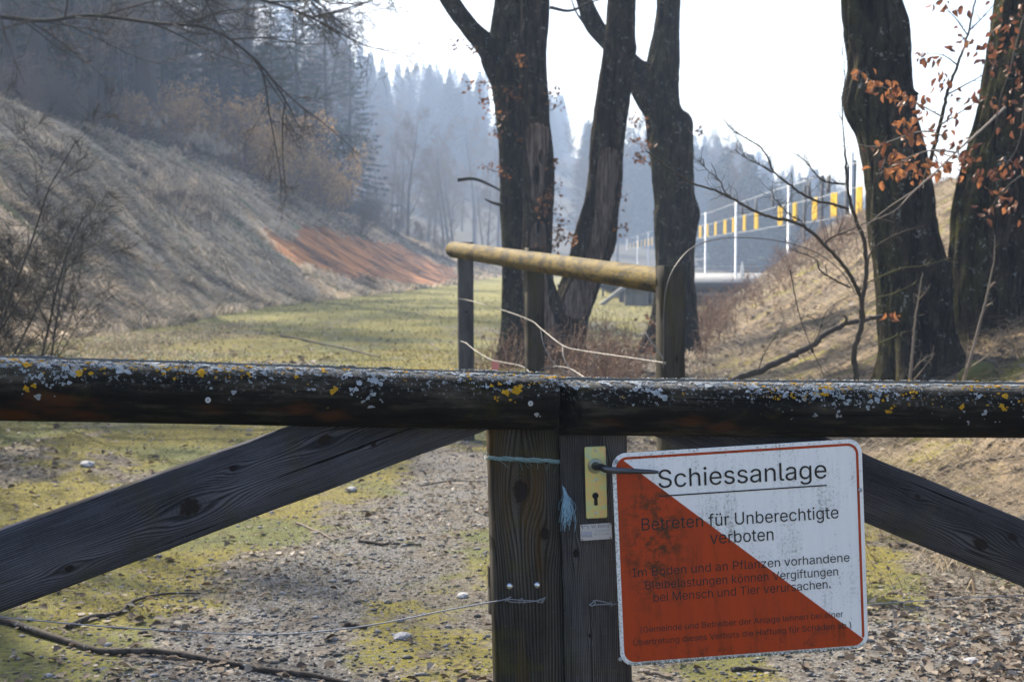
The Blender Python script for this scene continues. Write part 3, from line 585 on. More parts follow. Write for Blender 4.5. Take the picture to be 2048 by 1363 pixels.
for q in ((1233,922),(1720,979),(1240.5,1317)):
    c = fS(*q); n_ = 14; V = np.array([(c[0]+.0052*a*math.cos(t_), c[1]+.0052*a*math.sin(t_), z) for a, z in ((1,.001),(.95,.0028),(.5,.0036),(.3,.0030),(.02,.0026)) for t_ in np.arange(n_)*2*math.pi/n_])
    F = np.array([[i*n_+j, i*n_+(j+1) % n_, (i+1)*n_+(j+1) % n_, (i+1)*n_+j] for i in range(4) for j in range(n_)]); part(sign, 'screw', mesh_np('screw', V, F, None, True), ZINC, MS)
# ------------------------------------------------------------------ maker's plate
MM = quadframe((1160.5,1047.5), (1222.5,1043.5), (1162.5,1081.5), 3.421, 3.426); fM = locf(MM)
mk = thing('name_plate', "small pale maker's plate lettered in blue below the lock plate", 'plate', tuple(MM.translation))
a, b = fM(1161.5, 1080.5), fM(1222.5, 1044.5); part(mk, 'plate', slab(rrect(a[0], a[1], b[0], b[1], .002, 3), 0, .0015, .0005), flat('plate_paint', (.50,.49,.52), .35, .2, .5, .25, 120), MM)
BLU = flat('blue_print', (.07,.11,.19), .5); BL2 = flat('faded_blue_print', (.25,.28,.42), .5); GRY = flat('grey_print', (.20,.21,.26), .5)
set_text('W.Benz', fM, (1182,1055), (1219,1053.2), 6.2, MM, mk, BLU, .0018, .02)
set_text('Zaunfabrik', fM, (1188.5,1062.7), (1218.5,1061), 5.0, MM, mk, BL2, .0018, .0)
set_text('8315 Lindau', fM, (1188.5,1069.6), (1219,1067.8), 4.2, MM, mk, GRY, .0018, .02)
lg = MB(); 
for q in range(9):
    u = fM(1163.5+q*2.45, 1073); v = fM(1163.5+q*2.45, 1062.5-(q % 2)); lg.box((u[0]-.0008, u[1], .0016), (u[0]+.0008, v[1], .0019))
part(mk, 'fence_emblem', lg.mesh('emblem'), BL2, MM)
lg = MB(); cc = fM(1170.8, 1055)
for q in range(11):
    t_ = R(-20+q*22); rad = .0075; lg.box((cc[0]+rad*math.cos(t_)-.0009, cc[1]+rad*.75*math.sin(t_)-.001, .0016), (cc[0]+rad*math.cos(t_)+.0009, cc[1]+rad*.75*math.sin(t_)+.0008, .0019))
part(mk, 'wreath_emblem', lg.mesh('emblem'), BLU, MM)
for q in ((1163,1051),(1220.5,1046.5),(1164,1078),(1220.5,1074)):
    c = fM(*q); part(mk, 'pin', slab(rrect(c[0]-.0016, c[1]-.0016, c[0]+.0016, c[1]+.0016, .0014, 4), .001, .0026), DARKM, MM)
# ------------------------------------------------------------------ twine and wires on the gate
rng = np.random.RandomState(5); tw = MB()
for q in range(16):
    y_ = rng.uniform(-4, 4); pts = []
    for s in np.linspace(0, 1, 14):
        pts.append(onp(Mst, 977+144*s, 915+7*s+y_*(.6+.9*s*(1-s))+2.2*math.sin(s*16+q*1.3), .004+.0025*math.cos(s*16+q*1.3)))
    tw.tube(pts, .0009, 5, tint=rng.rand())
for q in range(8): tw.tube(curve3([onp(Mst, 978, 914+rng.uniform(-4,4), .004), onp(Mst, 973+rng.uniform(-4,3), 912+rng.uniform(-9,9), -.005), onp(Mst, 981, 915, -.05)], 8), .0006, 4, tint=rng.rand())
for q in range(9): a = rng.uniform(0, 1); tw.tube(curve3([onp(Mst, 976+146*a, 916+7*a, .007), onp(Mst, 990+130*a, 920+7*a+rng.uniform(0,8), .008), onp(Mst, 1003+110*a, 922+7*a+rng.uniform(2,18), .005)], 8), .00035, 3, tint=rng.rand())
TW = tinted('polypropylene_twine', [(0,(.07,.14,.15)),(.5,(.16,.28,.30)),(1,(.32,.42,.45))], .5, .5)
solo('twine', tw.mesh('twine'), TW, 'frayed blue-green twine tied across the left gate stile', 'twine')
tw = MB()
for q in range(90):
    s = rng.normal(0, 1); e = rng.uniform(.45, 1.0)
    tw.tube(curve3([onp(Mst, 1120.5+rng.uniform(-1,1), 952, .004), onp(Mst, 1122+s*1.5+1.5, 985, .024), onp(Mst, 1126+s*5*(.4+e), 960+70*e, .030+.003*s), onp(Mst, 1127+s*8*e-5*rng.rand(), 960+98*e+rng.uniform(-6,4), .028+.003*s)], 9), .00055, 3, tint=rng.uniform(.4,1))
TW2 = tinted('twine_tassel_fibre', [(0,(.10,.22,.34)),(1,(.30,.48,.62))], .5, .5)
solo('twine', tw.mesh('twine_end'), TW2, 'splayed pale blue twine end hanging between the two gate stiles', 'twine')
def wire(name, pts, r, label, mat=WIRE, n=60, sides=6, extra=None, group=None, cat='wire'):
    mb = MB(); mb.tube(curve3(pts, n), r, sides)
    for ex in extra or (): mb.tube(curve3(ex, 30), r, sides)
    return recentre(solo(name, mb.mesh(name, True), mat, label, cat, group))
def coil(x0_, x1_, y_, D, turns, amp, M_=None): return [onp(M_ or Mst, x0_+(x1_-x0_)*s, y_+amp*math.sin(s*turns*6.28), .004+.003*math.cos(s*turns*6.28)) for s in np.linspace(0, 1, int(turns*9)+2)]
S_ = lambda x, y, o=.004: onp(Mst, x, y, o)
T_ = lambda x, y, o=.004: onp(MsR, x, y, o)
wire('wire', [P(-60,1228,2.98), P(0,1233,3.0), P(150,1247,3.07), P(300,1258,3.13), P(500,1268,3.22), P(640,1262,3.27), P(760,1246,3.31), P(880,1222,3.35), P(960,1207,3.38), S_(1005,1198), S_(1021,1192)], .0016,
     'thin wire sagging from the left gate stile out to the left', extra=[[S_(1009,1201), S_(1016,1197), S_(1045,1199), S_(1070,1200), S_(1082,1203), S_(1088,1196)], [S_(1012,1194), S_(1020,1202), S_(1060,1202), S_(1080,1197), S_(1090,1193)], coil(1034, 1050, 1200, 3.386, 1.5, 5), coil(1072, 1084, 1200, 3.386, 1.2, 4)])
wire('wire', [T_(1179,1209), T_(1185,1203), T_(1192,1199), T_(1215,1204), T_(1224,1206)], .0016, 'twisted wire loop stapled to the right stile beside the sign edge',
     extra=[[T_(1178,1206), T_(1184,1210), T_(1190,1204), T_(1186,1199)], [T_(1188,1208), T_(1205,1207), T_(1222,1207), T_(1232,1206)], [T_(1220,1201), T_(1223,1207,.007), T_(1220,1212)]])
wire('wire', [P(1690,1212,3.47), P(1735,1208,3.47), P(1850,1200,3.48), P(1950,1194,3.5), P(2060,1189,3.52), P(2150,1186,3.53)], .0013, 'thin taut wire running right from behind the warning sign')
# ------------------------------------------------------------------ guide fence beyond the gate
kk = NT('algae_rail', .8, .2); o_ = kk.obj(); nn = kk.noise(kk.mapv(o_, (4,14,14)), 1, 5, .7); sp_ = kk.noise(o_, 55, 5, .75)
cF = kk.ramp(nn, [(.36,(.02,.015,.006)),(.47,(.07,.048,.009)),(.56,(.17,.115,.014)),(.64,(.07,.06,.032))]); cF = kk.mix(kk.step(sp_, .57, .66), cF, (.13,.13,.11)); kk.col(cF); kk.nrm(kk.bump(sp_, .4, .005)); ALG = kk.m
w_po = wood('post_wood', [(.5,.01,.014),(.9,-.02,.010)], (.016,.014,.010), (.062,.055,.042), (.08,.065,.014), 160, .35, 20.0)
w_pg = wood('grey_post_wood', [(.6,.0,.012)], (.03,.029,.028), (.10,.095,.092), None, 170, .1, 24.0)
gf = thing('rail_fence', 'waist-high fence of three square posts under one yellow-algae log rail behind the gate', 'fence', tuple(P(930, 900, 12.3)))
ra, rb = PV(907, 499, 12.45), PV(1336, 563, 7.70); fd = (rb-ra).normalized(); Mf, Lf = frame_y(ra, rb, Vector((fd.y, -fd.x, 0))*-1)
side = Vector((-fd.y, fd.x, 0)).normalized()
if side.x > 0: side = -side
Mf, Lf = frame_y(ra, rb, -side)
if Mf.to_3x3().col[2].z < 0: Mf, Lf = frame_y(rb, ra, -side)
part(gf, 'rail', half_log(Lf, .071, 1, 0, 0, 90, 31), ALG, Mf)
def sq_post(px, ytop, D, ybot, w, mat, name='post', tilt=0, yaw=0.0):
    top = PV(px, ytop, D); bot = PV(px+tilt, ybot, D); bot.z = min(bot.z, Hs(bot.x, bot.y)) - .3
    away = Vector((math.sin(R(yaw)), math.cos(R(yaw)), 0)); M, L = frame_y(top, bot, away); p = part(gf, name, plank_mesh(L, w, w, 3, .006, 20), mat, M); return p
sq_post(932, 484, 12.25, 900, .128, w_pg, tilt=3, yaw=-8); sq_post(1073, 495, 10.22, 900, .118, w_po, tilt=2, yaw=-14); sq_post(1349, 531, 7.60, 1000, .122, w_po, tilt=5, yaw=-17)
PALEW = flat('pale_wire', (.26,.25,.23), .5, .3, .5, .3, 60)
wire('wire', [P(917,597,12.15), P(940,601,12.0), P(1000,618,11.2), P(1060,640,10.0), P(1081,656,9.6), P(1125,690,9.0), P(1160,700,8.6), P(1240,712,8.1), P(1328,725,7.5)], .0026, 'slack pale wire from the far fence post down to the near one', PALEW, group=None,
     extra=[[P(1081,656,9.6), P(1088,690,9.5), P(1110,728,9.4), P(1150,752,9.3)], [P(1125,690,9.0), P(1128,715,8.9), P(1145,745,8.8), P(1175,775,8.7)], [P(1328,726,7.5), P(1322,710,7.5), P(1300,680,7.55), P(1290,662,7.6), P(1291,658,7.6)], [P(1325,728,7.5), P(1331,724,7.45), P(1330,729,7.46)]])
wire('wire', [P(922,682,12.1), P(932,686,12.0), P(950,700,11.8), P(980,718,11.4), P(1005,724,11.0), P(1040,731,10.6), P(1056,741,10.2), P(1062,757,10.0)], .0030, 'lower slack wire sagging towards the middle fence post', PALEW, extra=[[P(1070,741,10.4), P(1100,733,10.0), P(1135,735,9.6), P(1165,752,9.2), P(1200,775,9.0)]])
arch = curve3([P(1327,735,7.45), P(1327,690,7.44), P(1328,620,7.44), P(1334,570,7.45), P(1352,530,7.5), P(1385,495,7.6), P(1430,479,7.8), P(1480,475,8.0), P(1540,479,8.2), P(1600,492,8.4), P(1650,515,8.5), P(1690,552,8.6), P(1712,590,8.7)], 90)
wire('wire', [list(a) for a in arch[::4]], .0030, 'long springy wire arching from the near fence post over to the bank', flat('arch_wire', (.10,.09,.08), .5, .3))
# scrap of red plastic
mb = MB(); V = []; rng = np.random.RandomState(2)
g = [[P(982+7*u+3*rng.rand(), 722+9*v+2*rng.rand(), 11.3+.03*rng.rand()) for u in range(3)] for v in range(3)]
V = np.array([p for row in g for p in row]); F = np.array([[r_*3+c_, r_*3+c_+1, r_*3+c_+4, r_*3+c_+3] for r_ in range(2) for c_ in range(2)]); V2 = V+np.array([0,.004,0])
mb.add(V, F); mb.add(V2, F[:, ::-1]); solo('plastic_tape', mb.mesh('plastic_tape'), flat('faded_red_plastic', (.62,.20,.17), .5), 'scrap of faded red tape caught on the lower fence wire', 'tape')
# ------------------------------------------------------------------ vegetation kit
def unit(v): v = np.asarray(v, dtype=float); return v/(np.linalg.norm(v)+1e-12)
def grow(rng, p, d, L, r, lvl, maxl, tubes, ends, cfg):
    n = max(3, int(5+ (2 if lvl == 0 else 0))); pts = [np.array(p, float)]; d = unit(d); step = L/(n-1)
    for q in range(n-1):
        d = unit(d + rng.normal(0, cfg['wander'], 3) + np.array([0,0,cfg['up'][min(lvl, len(cfg['up'])-1)]])); pts.append(pts[-1]+d*step)
    pts = np.array(pts); tip = cfg.get('tip', .25); rad = r*(1-(1-tip)*np.linspace(0, 1, n)); tubes.append((pts, rad, lvl))
    if lvl >= maxl: ends.append((pts, rad)); return
    k = cfg['kids'][lvl]
    for q in range(k):
        t = cfg['start'][min(lvl, len(cfg['start'])-1)] + (1-cfg['start'][min(lvl, len(cfg['start'])-1)])*(q+rng.rand())/k; t = min(t, .99); f = t*(n-1); i = int(f); f -= i
        c = pts[i]*(1-f)+pts[min(i+1, n-1)]*f; td = unit(pts[min(i+1, n-1)]-pts[i]); a = rng.normal(0, 1, 3); a = unit(a-td*a.dot(td)); ang = R(rng.uniform(*cfg['ang']))
        nd = td*math.cos(ang)+a*math.sin(ang); nl = L*cfg['ratio'][lvl]*(1.15-.75*t)*rng.uniform(.7, 1.2)
        grow(rng, c, nd, nl, max(r*(1-(1-tip)*t)*cfg['rr'], cfg['rmin']), lvl+1, maxl, tubes, ends, cfg)
def sticks(mb, A, B, r0, r1, tint, kink=.08, rng=None):
    """batch of thin three-sided two-piece twigs"""
    A = np.asarray(A); B = np.asarray(B); n = len(A); D = B-A; L = np.linalg.norm(D, axis=1, keepdims=True)+1e-9
    M = (A+B)/2+(rng.normal(0, 1, (n,3))*L*kink if rng is not None else 0)
    u = np.cross(D, [.3,.2,1.0]); u /= np.linalg.norm(u, axis=1, keepdims=True)+1e-9; w = np.cross(D/L, u); V = np.empty((n,9,3))
    for s, (C, rr_) in enumerate(((A, r0), (M, (np.asarray(r0)+np.asarray(r1))/2), (B, r1))):
        for j in range(3): a = j*2.094; V[:, s*3+j] = C+(math.cos(a)*u+math.sin(a)*w)*np.reshape(rr_, (-1,1))
    f = np.array([[0,1,4,3],[1,2,5,4],[2,0,3,5],[3,4,7,6],[4,5,8,7],[5,3,6,8]]); F = (np.arange(n)*9)[:,None,None]+f[None]
    mb.add(V.reshape(-1,3), F.reshape(-1,4), np.repeat(tint, 9) if np.ndim(tint) else tint)
def leaves(mb, C, size, rng, droop=.3, D=None, asp=.55, tint=None):
    n = len(C); C = np.asarray(C); d = rng.normal(0, 1, (n,3)) if D is None else D+rng.normal(0, .45, (n,3)); d[:,2] -= droop; d /= np.linalg.norm(d, axis=1, keepdims=True)
    a = rng.normal(0, 1, (n,3)); s = np.cross(d, a); s /= np.linalg.norm(s, axis=1, keepdims=True)+1e-9; nn = np.cross(d, s); size = np.reshape(size*np.ones(n), (-1,1))
    V = np.stack([C, C+d*size*.5+s*size*asp*.5+nn*size*.16, C+d*size-nn*size*.10, C+d*size*.5-s*size*asp*.5+nn*size*.16], 1)
    F = (np.arange(n)*4)[:,None,None]+np.array([[0,1,2],[0,2,3]])[None]
    t = rng.rand(n) if tint is None else tint; mb.add(V.reshape(-1,3), F.reshape(-1,3), np.repeat(t, 4))
SD = {0: 9, 1: 6, 2: 4, 3: 3}
def skeleton(rng, cfg, maxl, p=(0,0,0), d=(0,0,1), L=10, r=.2, mb=None, twigs=0, twl=.5, twr=.006, twd=.0):
    tubes, ends = [], []; grow(rng, p, d, L, r, 0, maxl, tubes, ends, cfg); mb = mb or MB()
    for pts, rad, lvl in tubes: mb.tube(pts, rad, SD.get(lvl, 3), tint=.3+.3*rng.rand())
    tips = []
    if twigs:
        src = [(q, w) for q, w, l in tubes if l >= max(1, maxl-1)]; A = []; B = []
        for q, w in src:
            for _ in range(twigs):
                t = rng.uniform(.15, 1)*(len(q)-1)*.999; i = int(t); f = t-i; c = q[i]*(1-f)+q[i+1]*f; td = unit(q[i+1]-q[i]); nd = unit(td*.8+rng.normal(0, .55, 3)+[0,0,twd]); A.append(c); B.append(c+nd*twl*rng.uniform(.4, 1.2))
        sticks(mb, A, B, twr, twr*.45, rng.rand(len(A))*.4+.3, .08, rng); tips = (np.array(A), np.array(B))
    return mb, tubes, tips
BARKF = tinted('distant_bark', [(0,(.020,.016,.014)),(.5,(.060,.049,.040)),(1,(.13,.105,.08))], .9, .1)
BARKG = tinted('grey_twig_bark', [(0,(.06,.045,.034)),(.5,(.15,.11,.078)),(1,(.25,.19,.135))], .9, .1)
NEED = tinted('spruce_needles', [(0,(.012,.024,.016)),(.5,(.030,.050,.030)),(1,(.055,.080,.042))], .8, .2)
PINE = tinted('pine_needles', [(0,(.020,.028,.016)),(.5,(.045,.058,.030)),(1,(.080,.092,.045))], .8, .2)
TAN = tinted('tan_leaves', [(0,(.28,.15,.04)),(.5,(.52,.31,.09)),(1,(.66,.46,.20))], .8, .2, transl=.35)
BROWN = tinted('retained_brown_leaves', [(0,(.07,.030,.012)),(.5,(.17,.070,.028)),(1,(.30,.13,.05))], .7, .3, transl=.3)
def bare_tree(seed, h=17, r=.20, twigs=7, kids=(20,6,3), twl=.8, spread=.42):
    rng = np.random.RandomState(seed)
    cfg = dict(wander=.06, up=[.05,.10,.10,.02], kids=kids, start=[.22,.2,.2], ang=(32,68), ratio=[spread,.45,.5], rr=.48, rmin=.010, tip=.12)
    mb, tubes, tips = skeleton(rng, cfg, 3, L=h, r=r, twigs=twigs, twl=twl, twr=.0085, twd=.12)
    t0 = MB(); t0.tube(tubes[0][0], tubes[0][1]*[1.5]+[0] if False else tubes[0][1], 10, tint=.35)
    V, F = tube_np(curve3(np.column_stack([tubes[0][0], tubes[0][1]]), 24)[:,:3], np.linspace(r*1.25, r*.12, 24)*(1+.35*np.exp(-np.linspace(0, 20, 24))), 10)
    tr = MB(); tr.add(V-np.array([0,0,0]), F, .35)
    return tr.mesh('trunk', True), mb.mesh('crown')
def conifer(seed, h=20, r=.24, nb=150, spread=.2, drop=.35, needle=.42, per=16, low=.08, wid=.13, mat='spruce', openness=0):
    rng = np.random.RandomState(seed); tr = MB(); t = np.linspace(0, 1, 20); cxy = np.stack([.15*np.sin(t*3+seed), .12*np.cos(t*2.4+seed)-.12, t*h], 1); tr.tube(cxy, r*(1-.93*t)+.02, 9, tint=.3)
    cr = MB(); C = []; Dd = []; Sz = []; A = []; B = []
    for b in range(nb):
        f = low+(1-low)*((b+rng.rand())/nb)**.9; az = b*2.4+rng.uniform(-.5, .5)
        if openness and math.sin(f*19+seed) > .55: continue
        Lb = h*spread*(1-f)**.75*rng.uniform(.55, 1.15)+.25; d = np.array([math.cos(az), math.sin(az), .25-drop*(1-f)*1.3]); p0_ = np.array([np.interp(f, t, cxy[:,0]), np.interp(f, t, cxy[:,1]), f*h])
        s = np.linspace(0, 1, 5)[:,None]; q = p0_+d*Lb*s+np.array([0,0,1])*Lb*(-.18*s+.16*s*s); cr.tube(q, np.linspace(.035*(1-f)+.008, .004, 5), 3, tint=.1)
        for _ in range(int(per*(.5+.9*(1-f)))):
            u = rng.uniform(.12, 1)**.8; c = p0_+d*Lb*u+np.array([0,0,1])*Lb*(-.18*u+.16*u*u); sd_ = rng.choice([-1,1]); side_ = np.array([-d[1], d[0], 0])*sd_
            nd = unit(d*.6+side_*rng.uniform(.4, 1.1)+np.array([0,0,-.35-.5*rng.rand() if mat == 'spruce' else .25*rng.rand()])); C.append(c+rng.normal(0, .04, 3)); Dd.append(nd); Sz.append(needle*rng.uniform(.6, 1.25)*(.45+.7*(1-f)))
    C = np.array(C); Dd = np.array(Dd); Sz = np.array(Sz); n = len(C); s = np.cross(Dd, rng.normal(0, 1, (n,3))); s /= np.linalg.norm(s, axis=1, keepdims=True); L = Sz[:,None]
    for rep in range(2):
        if rep: s = np.cross(Dd, s)
        V = np.stack([C, C+Dd*L*.45+s*wid*L*1.3, C+Dd*L, C+Dd*L*.4-s*wid*L*1.3], 1); F = (np.arange(n)*4)[:,None,None]+np.array([[0,1,2],[0,2,3]])[None]; cr.add(V.reshape(-1,3), F.reshape(-1,3), np.repeat(rng.rand(n), 4))
    return tr.mesh('trunk', True), cr.mesh('crown')
def plant_tree(name, meshes, mats, loc, sc, rz, label, cat, group, lean=0.0):
    o = thing(name, label, cat, loc, group); o.scale = sc if isinstance(sc, tuple) else (sc, sc, sc); o.rotation_euler = (lean, lean*.6, rz)
    for nm, me, mt in zip(('trunk','crown','leaves'), meshes, mats):
        c = bpy.data.objects.new(nm, me); 
        if not me.materials: me.materials.append(mt)
        scn.collection.objects.link(c); c.parent = o
    return o
# ------------------------------------------------------------------ woods
SKYX = [-400,500,560,600,700,738,800,860,960,1130,1200,1390,1430,1500,1560,1640,1700,1800,2300]
SKYY = [-900,-420,-140,-40,50,100,125,122,140,190,218,258,268,290,318,335,372,392,400]
NEARY = ([-400,540,600,650,700,740,780,800,830], [-600,-260,-60,10,40,100,180,250,420])
rngw = np.random.RandomState(77)
SPR = [conifer(1, 20, .22, 210, .20, needle=.8, per=22, wid=.17), conifer(2, 20, .22, 190, .165, .45, .8, 22, wid=.17), conifer(3, 20, .25, 220, .23, .3, .8, 22, wid=.17)]
BIGC = [conifer(11, 22, .34, 190, .27, .18, .55, 34, .25, .10, 'pine', 1), conifer(12, 21, .30, 230, .24, .4, .5, 30, .12, .11)]
BARE = [bare_tree(21), bare_tree(22, 15, .16, 8, (18,6,3), .7), bare_tree(23, 18, .24, 7, (22,6,3), .9, .36)]
POLE = [bare_tree(24, 16, .12, 6, (16,4,2), .7, .26)]
n_far = 0
for q in range(1500):
    D = rngw.uniform(232, 420); px = (rngw.uniform(560, 1900), rngw.uniform(640, 1250), rngw.uniform(1370, 1740), rngw.uniform(640, 1120))[q % 4]; x = (px-1024)/FPX*D; z = Hs(x, D)
    ytop = np.interp(px, SKYX, SKYY)+rngw.gamma(2, 9) 
    if rngw.rand() < .5: ytop += rngw.uniform(5, 110 if px < 1300 else 45)
    h = 1.55+(515-ytop)*D/FPX - z
    if not 9 < h < 34: continue
    dec = D < 262 and rngw.rand() < .45
    if dec and h > 17: h *= .7
    s = h/(18 if dec else 20); sw = s*rngw.uniform(.85, 1.1)
    if dec:
        m_ = BARE[q % 3]; plant_tree('bare_tree', m_, (BARKF, BARKG), (x, D, z-.3), (sw, sw, s), rngw.rand()*6, 'hazy bare broadleaf tree at the foot of the far blue wood', 'tree', 'bare trees at the foot of the far wood')
    else:
        plant_tree('spruce_tree', SPR[q % 3], (BARKF, NEED), (x, D, z-.3), (sw, sw, s), rngw.rand()*6, 'haze-blue spruce in the far wood beyond the meadow', 'tree', 'spruces of the far hazy wood')
    n_far += 1
    if n_far >= 225: break
print('far', n_far)
for q in range(48):
    px = 1180+q*12.5+rngw.uniform(-8, 8); D = rngw.uniform(205, 232) if px < 1440 else rngw.uniform(140, 215); x = (px-1024)/FPX*D; z = Hs(x, D); ytop = np.interp(px, SKYX, SKYY)+rngw.uniform(8, 75); h = 1.55+(515-ytop)*D/FPX - z
    if q % 4 == 3: plant_tree('bare_tree', BARE[q % 3], (BARKF, BARKG), (x, D, z-.3), h/17, q, 'bare tree in the dark belt of wood behind the yellow-striped fence', 'tree', 'bare trees behind the striped fence')
    else: sw = max(h/20, .62); plant_tree('spruce_tree', SPR[q % 3], (BARKF, NEED), (x, D, z-.3), (sw*1.25, sw*1.25, h/20), q*1.3, 'spruce in the dark belt of wood behind the yellow-striped fence', 'tree', 'spruces behind the striped fence')
# middle wood where the left bank ends: pale leafless edge
for q in range(40):
    D = rngw.uniform(125, 200); px = rngw.uniform(740, 1000) if q < 26 else rngw.uniform(1000, 1240); x = (px-1024)/FPX*D; z = Hs(x, D); ytop = rngw.uniform(250, 400) if px > 850 else rngw.uniform(190, 330)
    h = 1.55+(515-ytop)*D/FPX - z; s = h/17
    plant_tree('bare_tree', (BARE+POLE)[q % 4], (BARKF, BARKG), (x, D, z-.2), (s*1.05, s*1.05, s), rngw.rand()*6, 'pale leafless tree on the wood edge past the end of the left bank', 'tree', 'leafless trees past the end of the left bank')
# the wood on the left bank
spots = []
def ok(x, y, dmin): return all((x-a)**2+(y-b)**2 > dmin*dmin for a, b in spots)
named = [(90, 62, 2, 1.25, 'thick dark trunk rising from the left bank crest near the photo edge'), (302, 71, 2, 1.5, 'massive dark trunk behind tan leaves on the left bank crest'), (215, 66, 1, .95, 'slim grey tree between the two thickest trunks on the left bank'),
         (455, 84, 0, .8, 'thin dark leaning tree standing alone right of the tan-leaved bushes'), (30, 58, 0, 1.0, 'bare tree at the far left of the bank crest')]
for px, D, v, s, lb in named:
    x = (px-1024)/FPX*D; spots.append((x, D)); plant_tree('bare_tree', BARE[v], (BARKF, BARKG), (x, D, Hs(x, D)-.2), (s*1.25, s*1.25, s*1.15), v*1.7, lb, 'tree', 'trees on the left bank')
for px, D, v, s, lb in [(335, 82, 0, 1.1, 'dark pine with ragged crown behind the massive trunk'), (500, 92, 0, 1.0, 'ragged pine above the tan bushes, spreading over the bank'), (600, 100, 1, 1.0, 'tall dark spruce left of the open sky'), (655, 106, 0, .93, 'pine whose shaggy boughs reach into the white sky'), (700, 116, 1, .78, 'spruce at the right end of the left wood, darkest against the sky'),
                        (120, 80, 1, 1.15, 'broad dark conifer behind the trunks near the left photo edge'), (420, 100, 1, 1.05, 'dark spruce between two pines in the left wood'), (10, 72, 0, 1.05, 'pine at the left photo edge behind the bare trees')]:
    x = (px-1024)/FPX*D; spots.append((x, D)); z = Hs(x, D); yt = np.interp(px, *NEARY); h = min(1.55+(515-yt)*D/FPX-z, 24); sz = h/22
    plant_tree('pine_tree' if v == 0 else 'spruce_tree', BIGC[v], (BARKF, PINE if v == 0 else NEED), (x, D, z-.3), (sz*1.05, sz*1.05, sz), px*.1, lb, 'tree', 'conifers of the left wood')
k_ = 0
for q in range(600):
    D = rngw.uniform(56, 128); px = rngw.uniform(-160, 800); x = (px-1024)/FPX*D; cl_ = np.interp(D, *LC)
    if (x > cl_-5 and rngw.rand() < .7) or x > cl_-.2 or x < cl_-26 or not ok(x, D, 2.1): continue
    z = Hs(x, D); yt = np.interp(px, *NEARY)+rngw.uniform(0, 90); h = min(1.55+(515-yt)*D/FPX-z, rngw.uniform(13, 20))
    if h < 6: continue
    spots.append((x, D)); s = h/17; v = rngw.randint(0, 4)
    if rngw.rand() < .08: plant_tree('spruce_tree', BIGC[1], (BARKF, NEED), (x, D, z-.2), s*.75, rngw.rand()*6, 'dark conifer standing among the bare trees of the left wood', 'tree', 'conifers of the left wood')
    else: plant_tree('bare_tree', (BARE+POLE)[v], (BARKF, BARKG), (x, D, z-.2), (s*1.1, s*1.1, s), rngw.rand()*6, 'leafless brown tree in the dense wood above the left bank', 'tree', 'trees on the left bank')
    k_ += 1
    if k_ >= 88: break
print('left wood', k_)
# bushes along the crest, some holding tan leaves
def bush(seed, h=3.0, n=9, leaf=0, twl=.4, lsz=.10, lean=(0,0)):
    rng = np.random.RandomState(seed); mb = MB(); tipsA = []; cfg = dict(wander=.12, up=[.06,.04,.0], kids=(7,5), start=[.2,.15], ang=(25,60), ratio=[.5,.5], rr=.55, rmin=.006, tip=.25)
    for q in range(n):
        a = rng.rand()*6.28; d = (math.cos(a)*.5+lean[0], math.sin(a)*.5+lean[1], 1); _, tb, tips = skeleton(rng, cfg, 2, p=(rng.normal(0, .25), rng.normal(0, .25), 0), d=d, L=h*rng.uniform(.6, 1.1), r=.022, mb=mb, twigs=5, twl=twl, twr=.0055, twd=.1); tipsA.append(tips[1])
    out = [mb.mesh('stems')]
    if leaf:
        c = np.concatenate(tipsA); sel = rng.randint(0, len(c), leaf); lb = MB(); leaves(lb, c[sel]+rng.normal(0, .07, (leaf,3)), lsz*rng.uniform(.6, 1.3, leaf), rng, .3); out.append(lb.mesh('leaves'))
    return out
B0, B1 = bush(31, 3.2, 9, 2600), bush(32, 2.4, 9); B2 = bush(33, 4.6, 7, 5200, .6, .13); B3 = bush(36, 2.6, 10, 900, .4, .07)
def plant_bush(ms, loc, s, rz, label, group, leafmat=TAN, name='bush'):
    o = thing(name, label, 'bush', loc, group); o.scale = (s, s, s); o.rotation_euler = (0, 0, rz)
    for nm, me, mt in zip(('stems','leaves'), ms, (BARKG, leafmat)):
        if not me.materials: me.materials.append(mt)
        c = bpy.data.objects.new(nm, me); scn.collection.objects.link(c); c.parent = o
        if nm == 'leaves': c['kind'] = 'stuff'
    return o
for q, (px, D, s) in enumerate([(560, 84, 1.0), (600, 88, .9), (520, 80, .9), (640, 93, .9), (480, 78, .85), (350, 74, 1.0), (385, 76, .9), (300, 68, .8), (665, 98, .8), (410, 79, .8), (545, 90, 1.5), (610, 96, 1.4), (500, 84, 1.35), (450, 82, 1.2), (640, 90, 1.0), (330, 78, 1.4)]):
    x = (px-1024)/FPX*D; plant_bush(B2 if q % 2 == 0 else B0, (x, D, Hs(x, D)-.1), s*.9, q*1.1, 'bush still holding pale tan leaves along the left bank crest', 'tan-leaved bushes on the bank crest')
for q in range(46):
    px = 20+q*17+rngw.uniform(-8, 8); D = np.interp(px, [0,300,500,700,820], [56,70,86,104,125])+rngw.uniform(-3, 8); x = (px-1024)/FPX*D; x = min(x, np.interp(D, *LC)+.8)
    plant_bush(B1 if q % 2 else B3, (x, D, Hs(x, D)-.1), rngw.uniform(.7, 1.2), q*1.3, 'leafless grey-brown bush in the thicket along the left bank crest', 'thicket along the left bank crest', BROWN)
for px, py, s, lb in [(722, 478, .75, 'low leafless bush on the grass above the orange soil'), (845, 497, .9, 'pale twiggy bush at the far end of the left bank'), (890, 520, .8, 'pale twiggy bush lowest on the far end of the left bank'), (790, 470, .8, 'pale twiggy bush on the bank crest beyond the orange soil'), (960, 548, .6, 'small pale bush behind the far fence post')]:
    h_ = hit(px, py); plant_bush(B1, tuple(h_), s, px, lb, 'single bushes on the far bank')
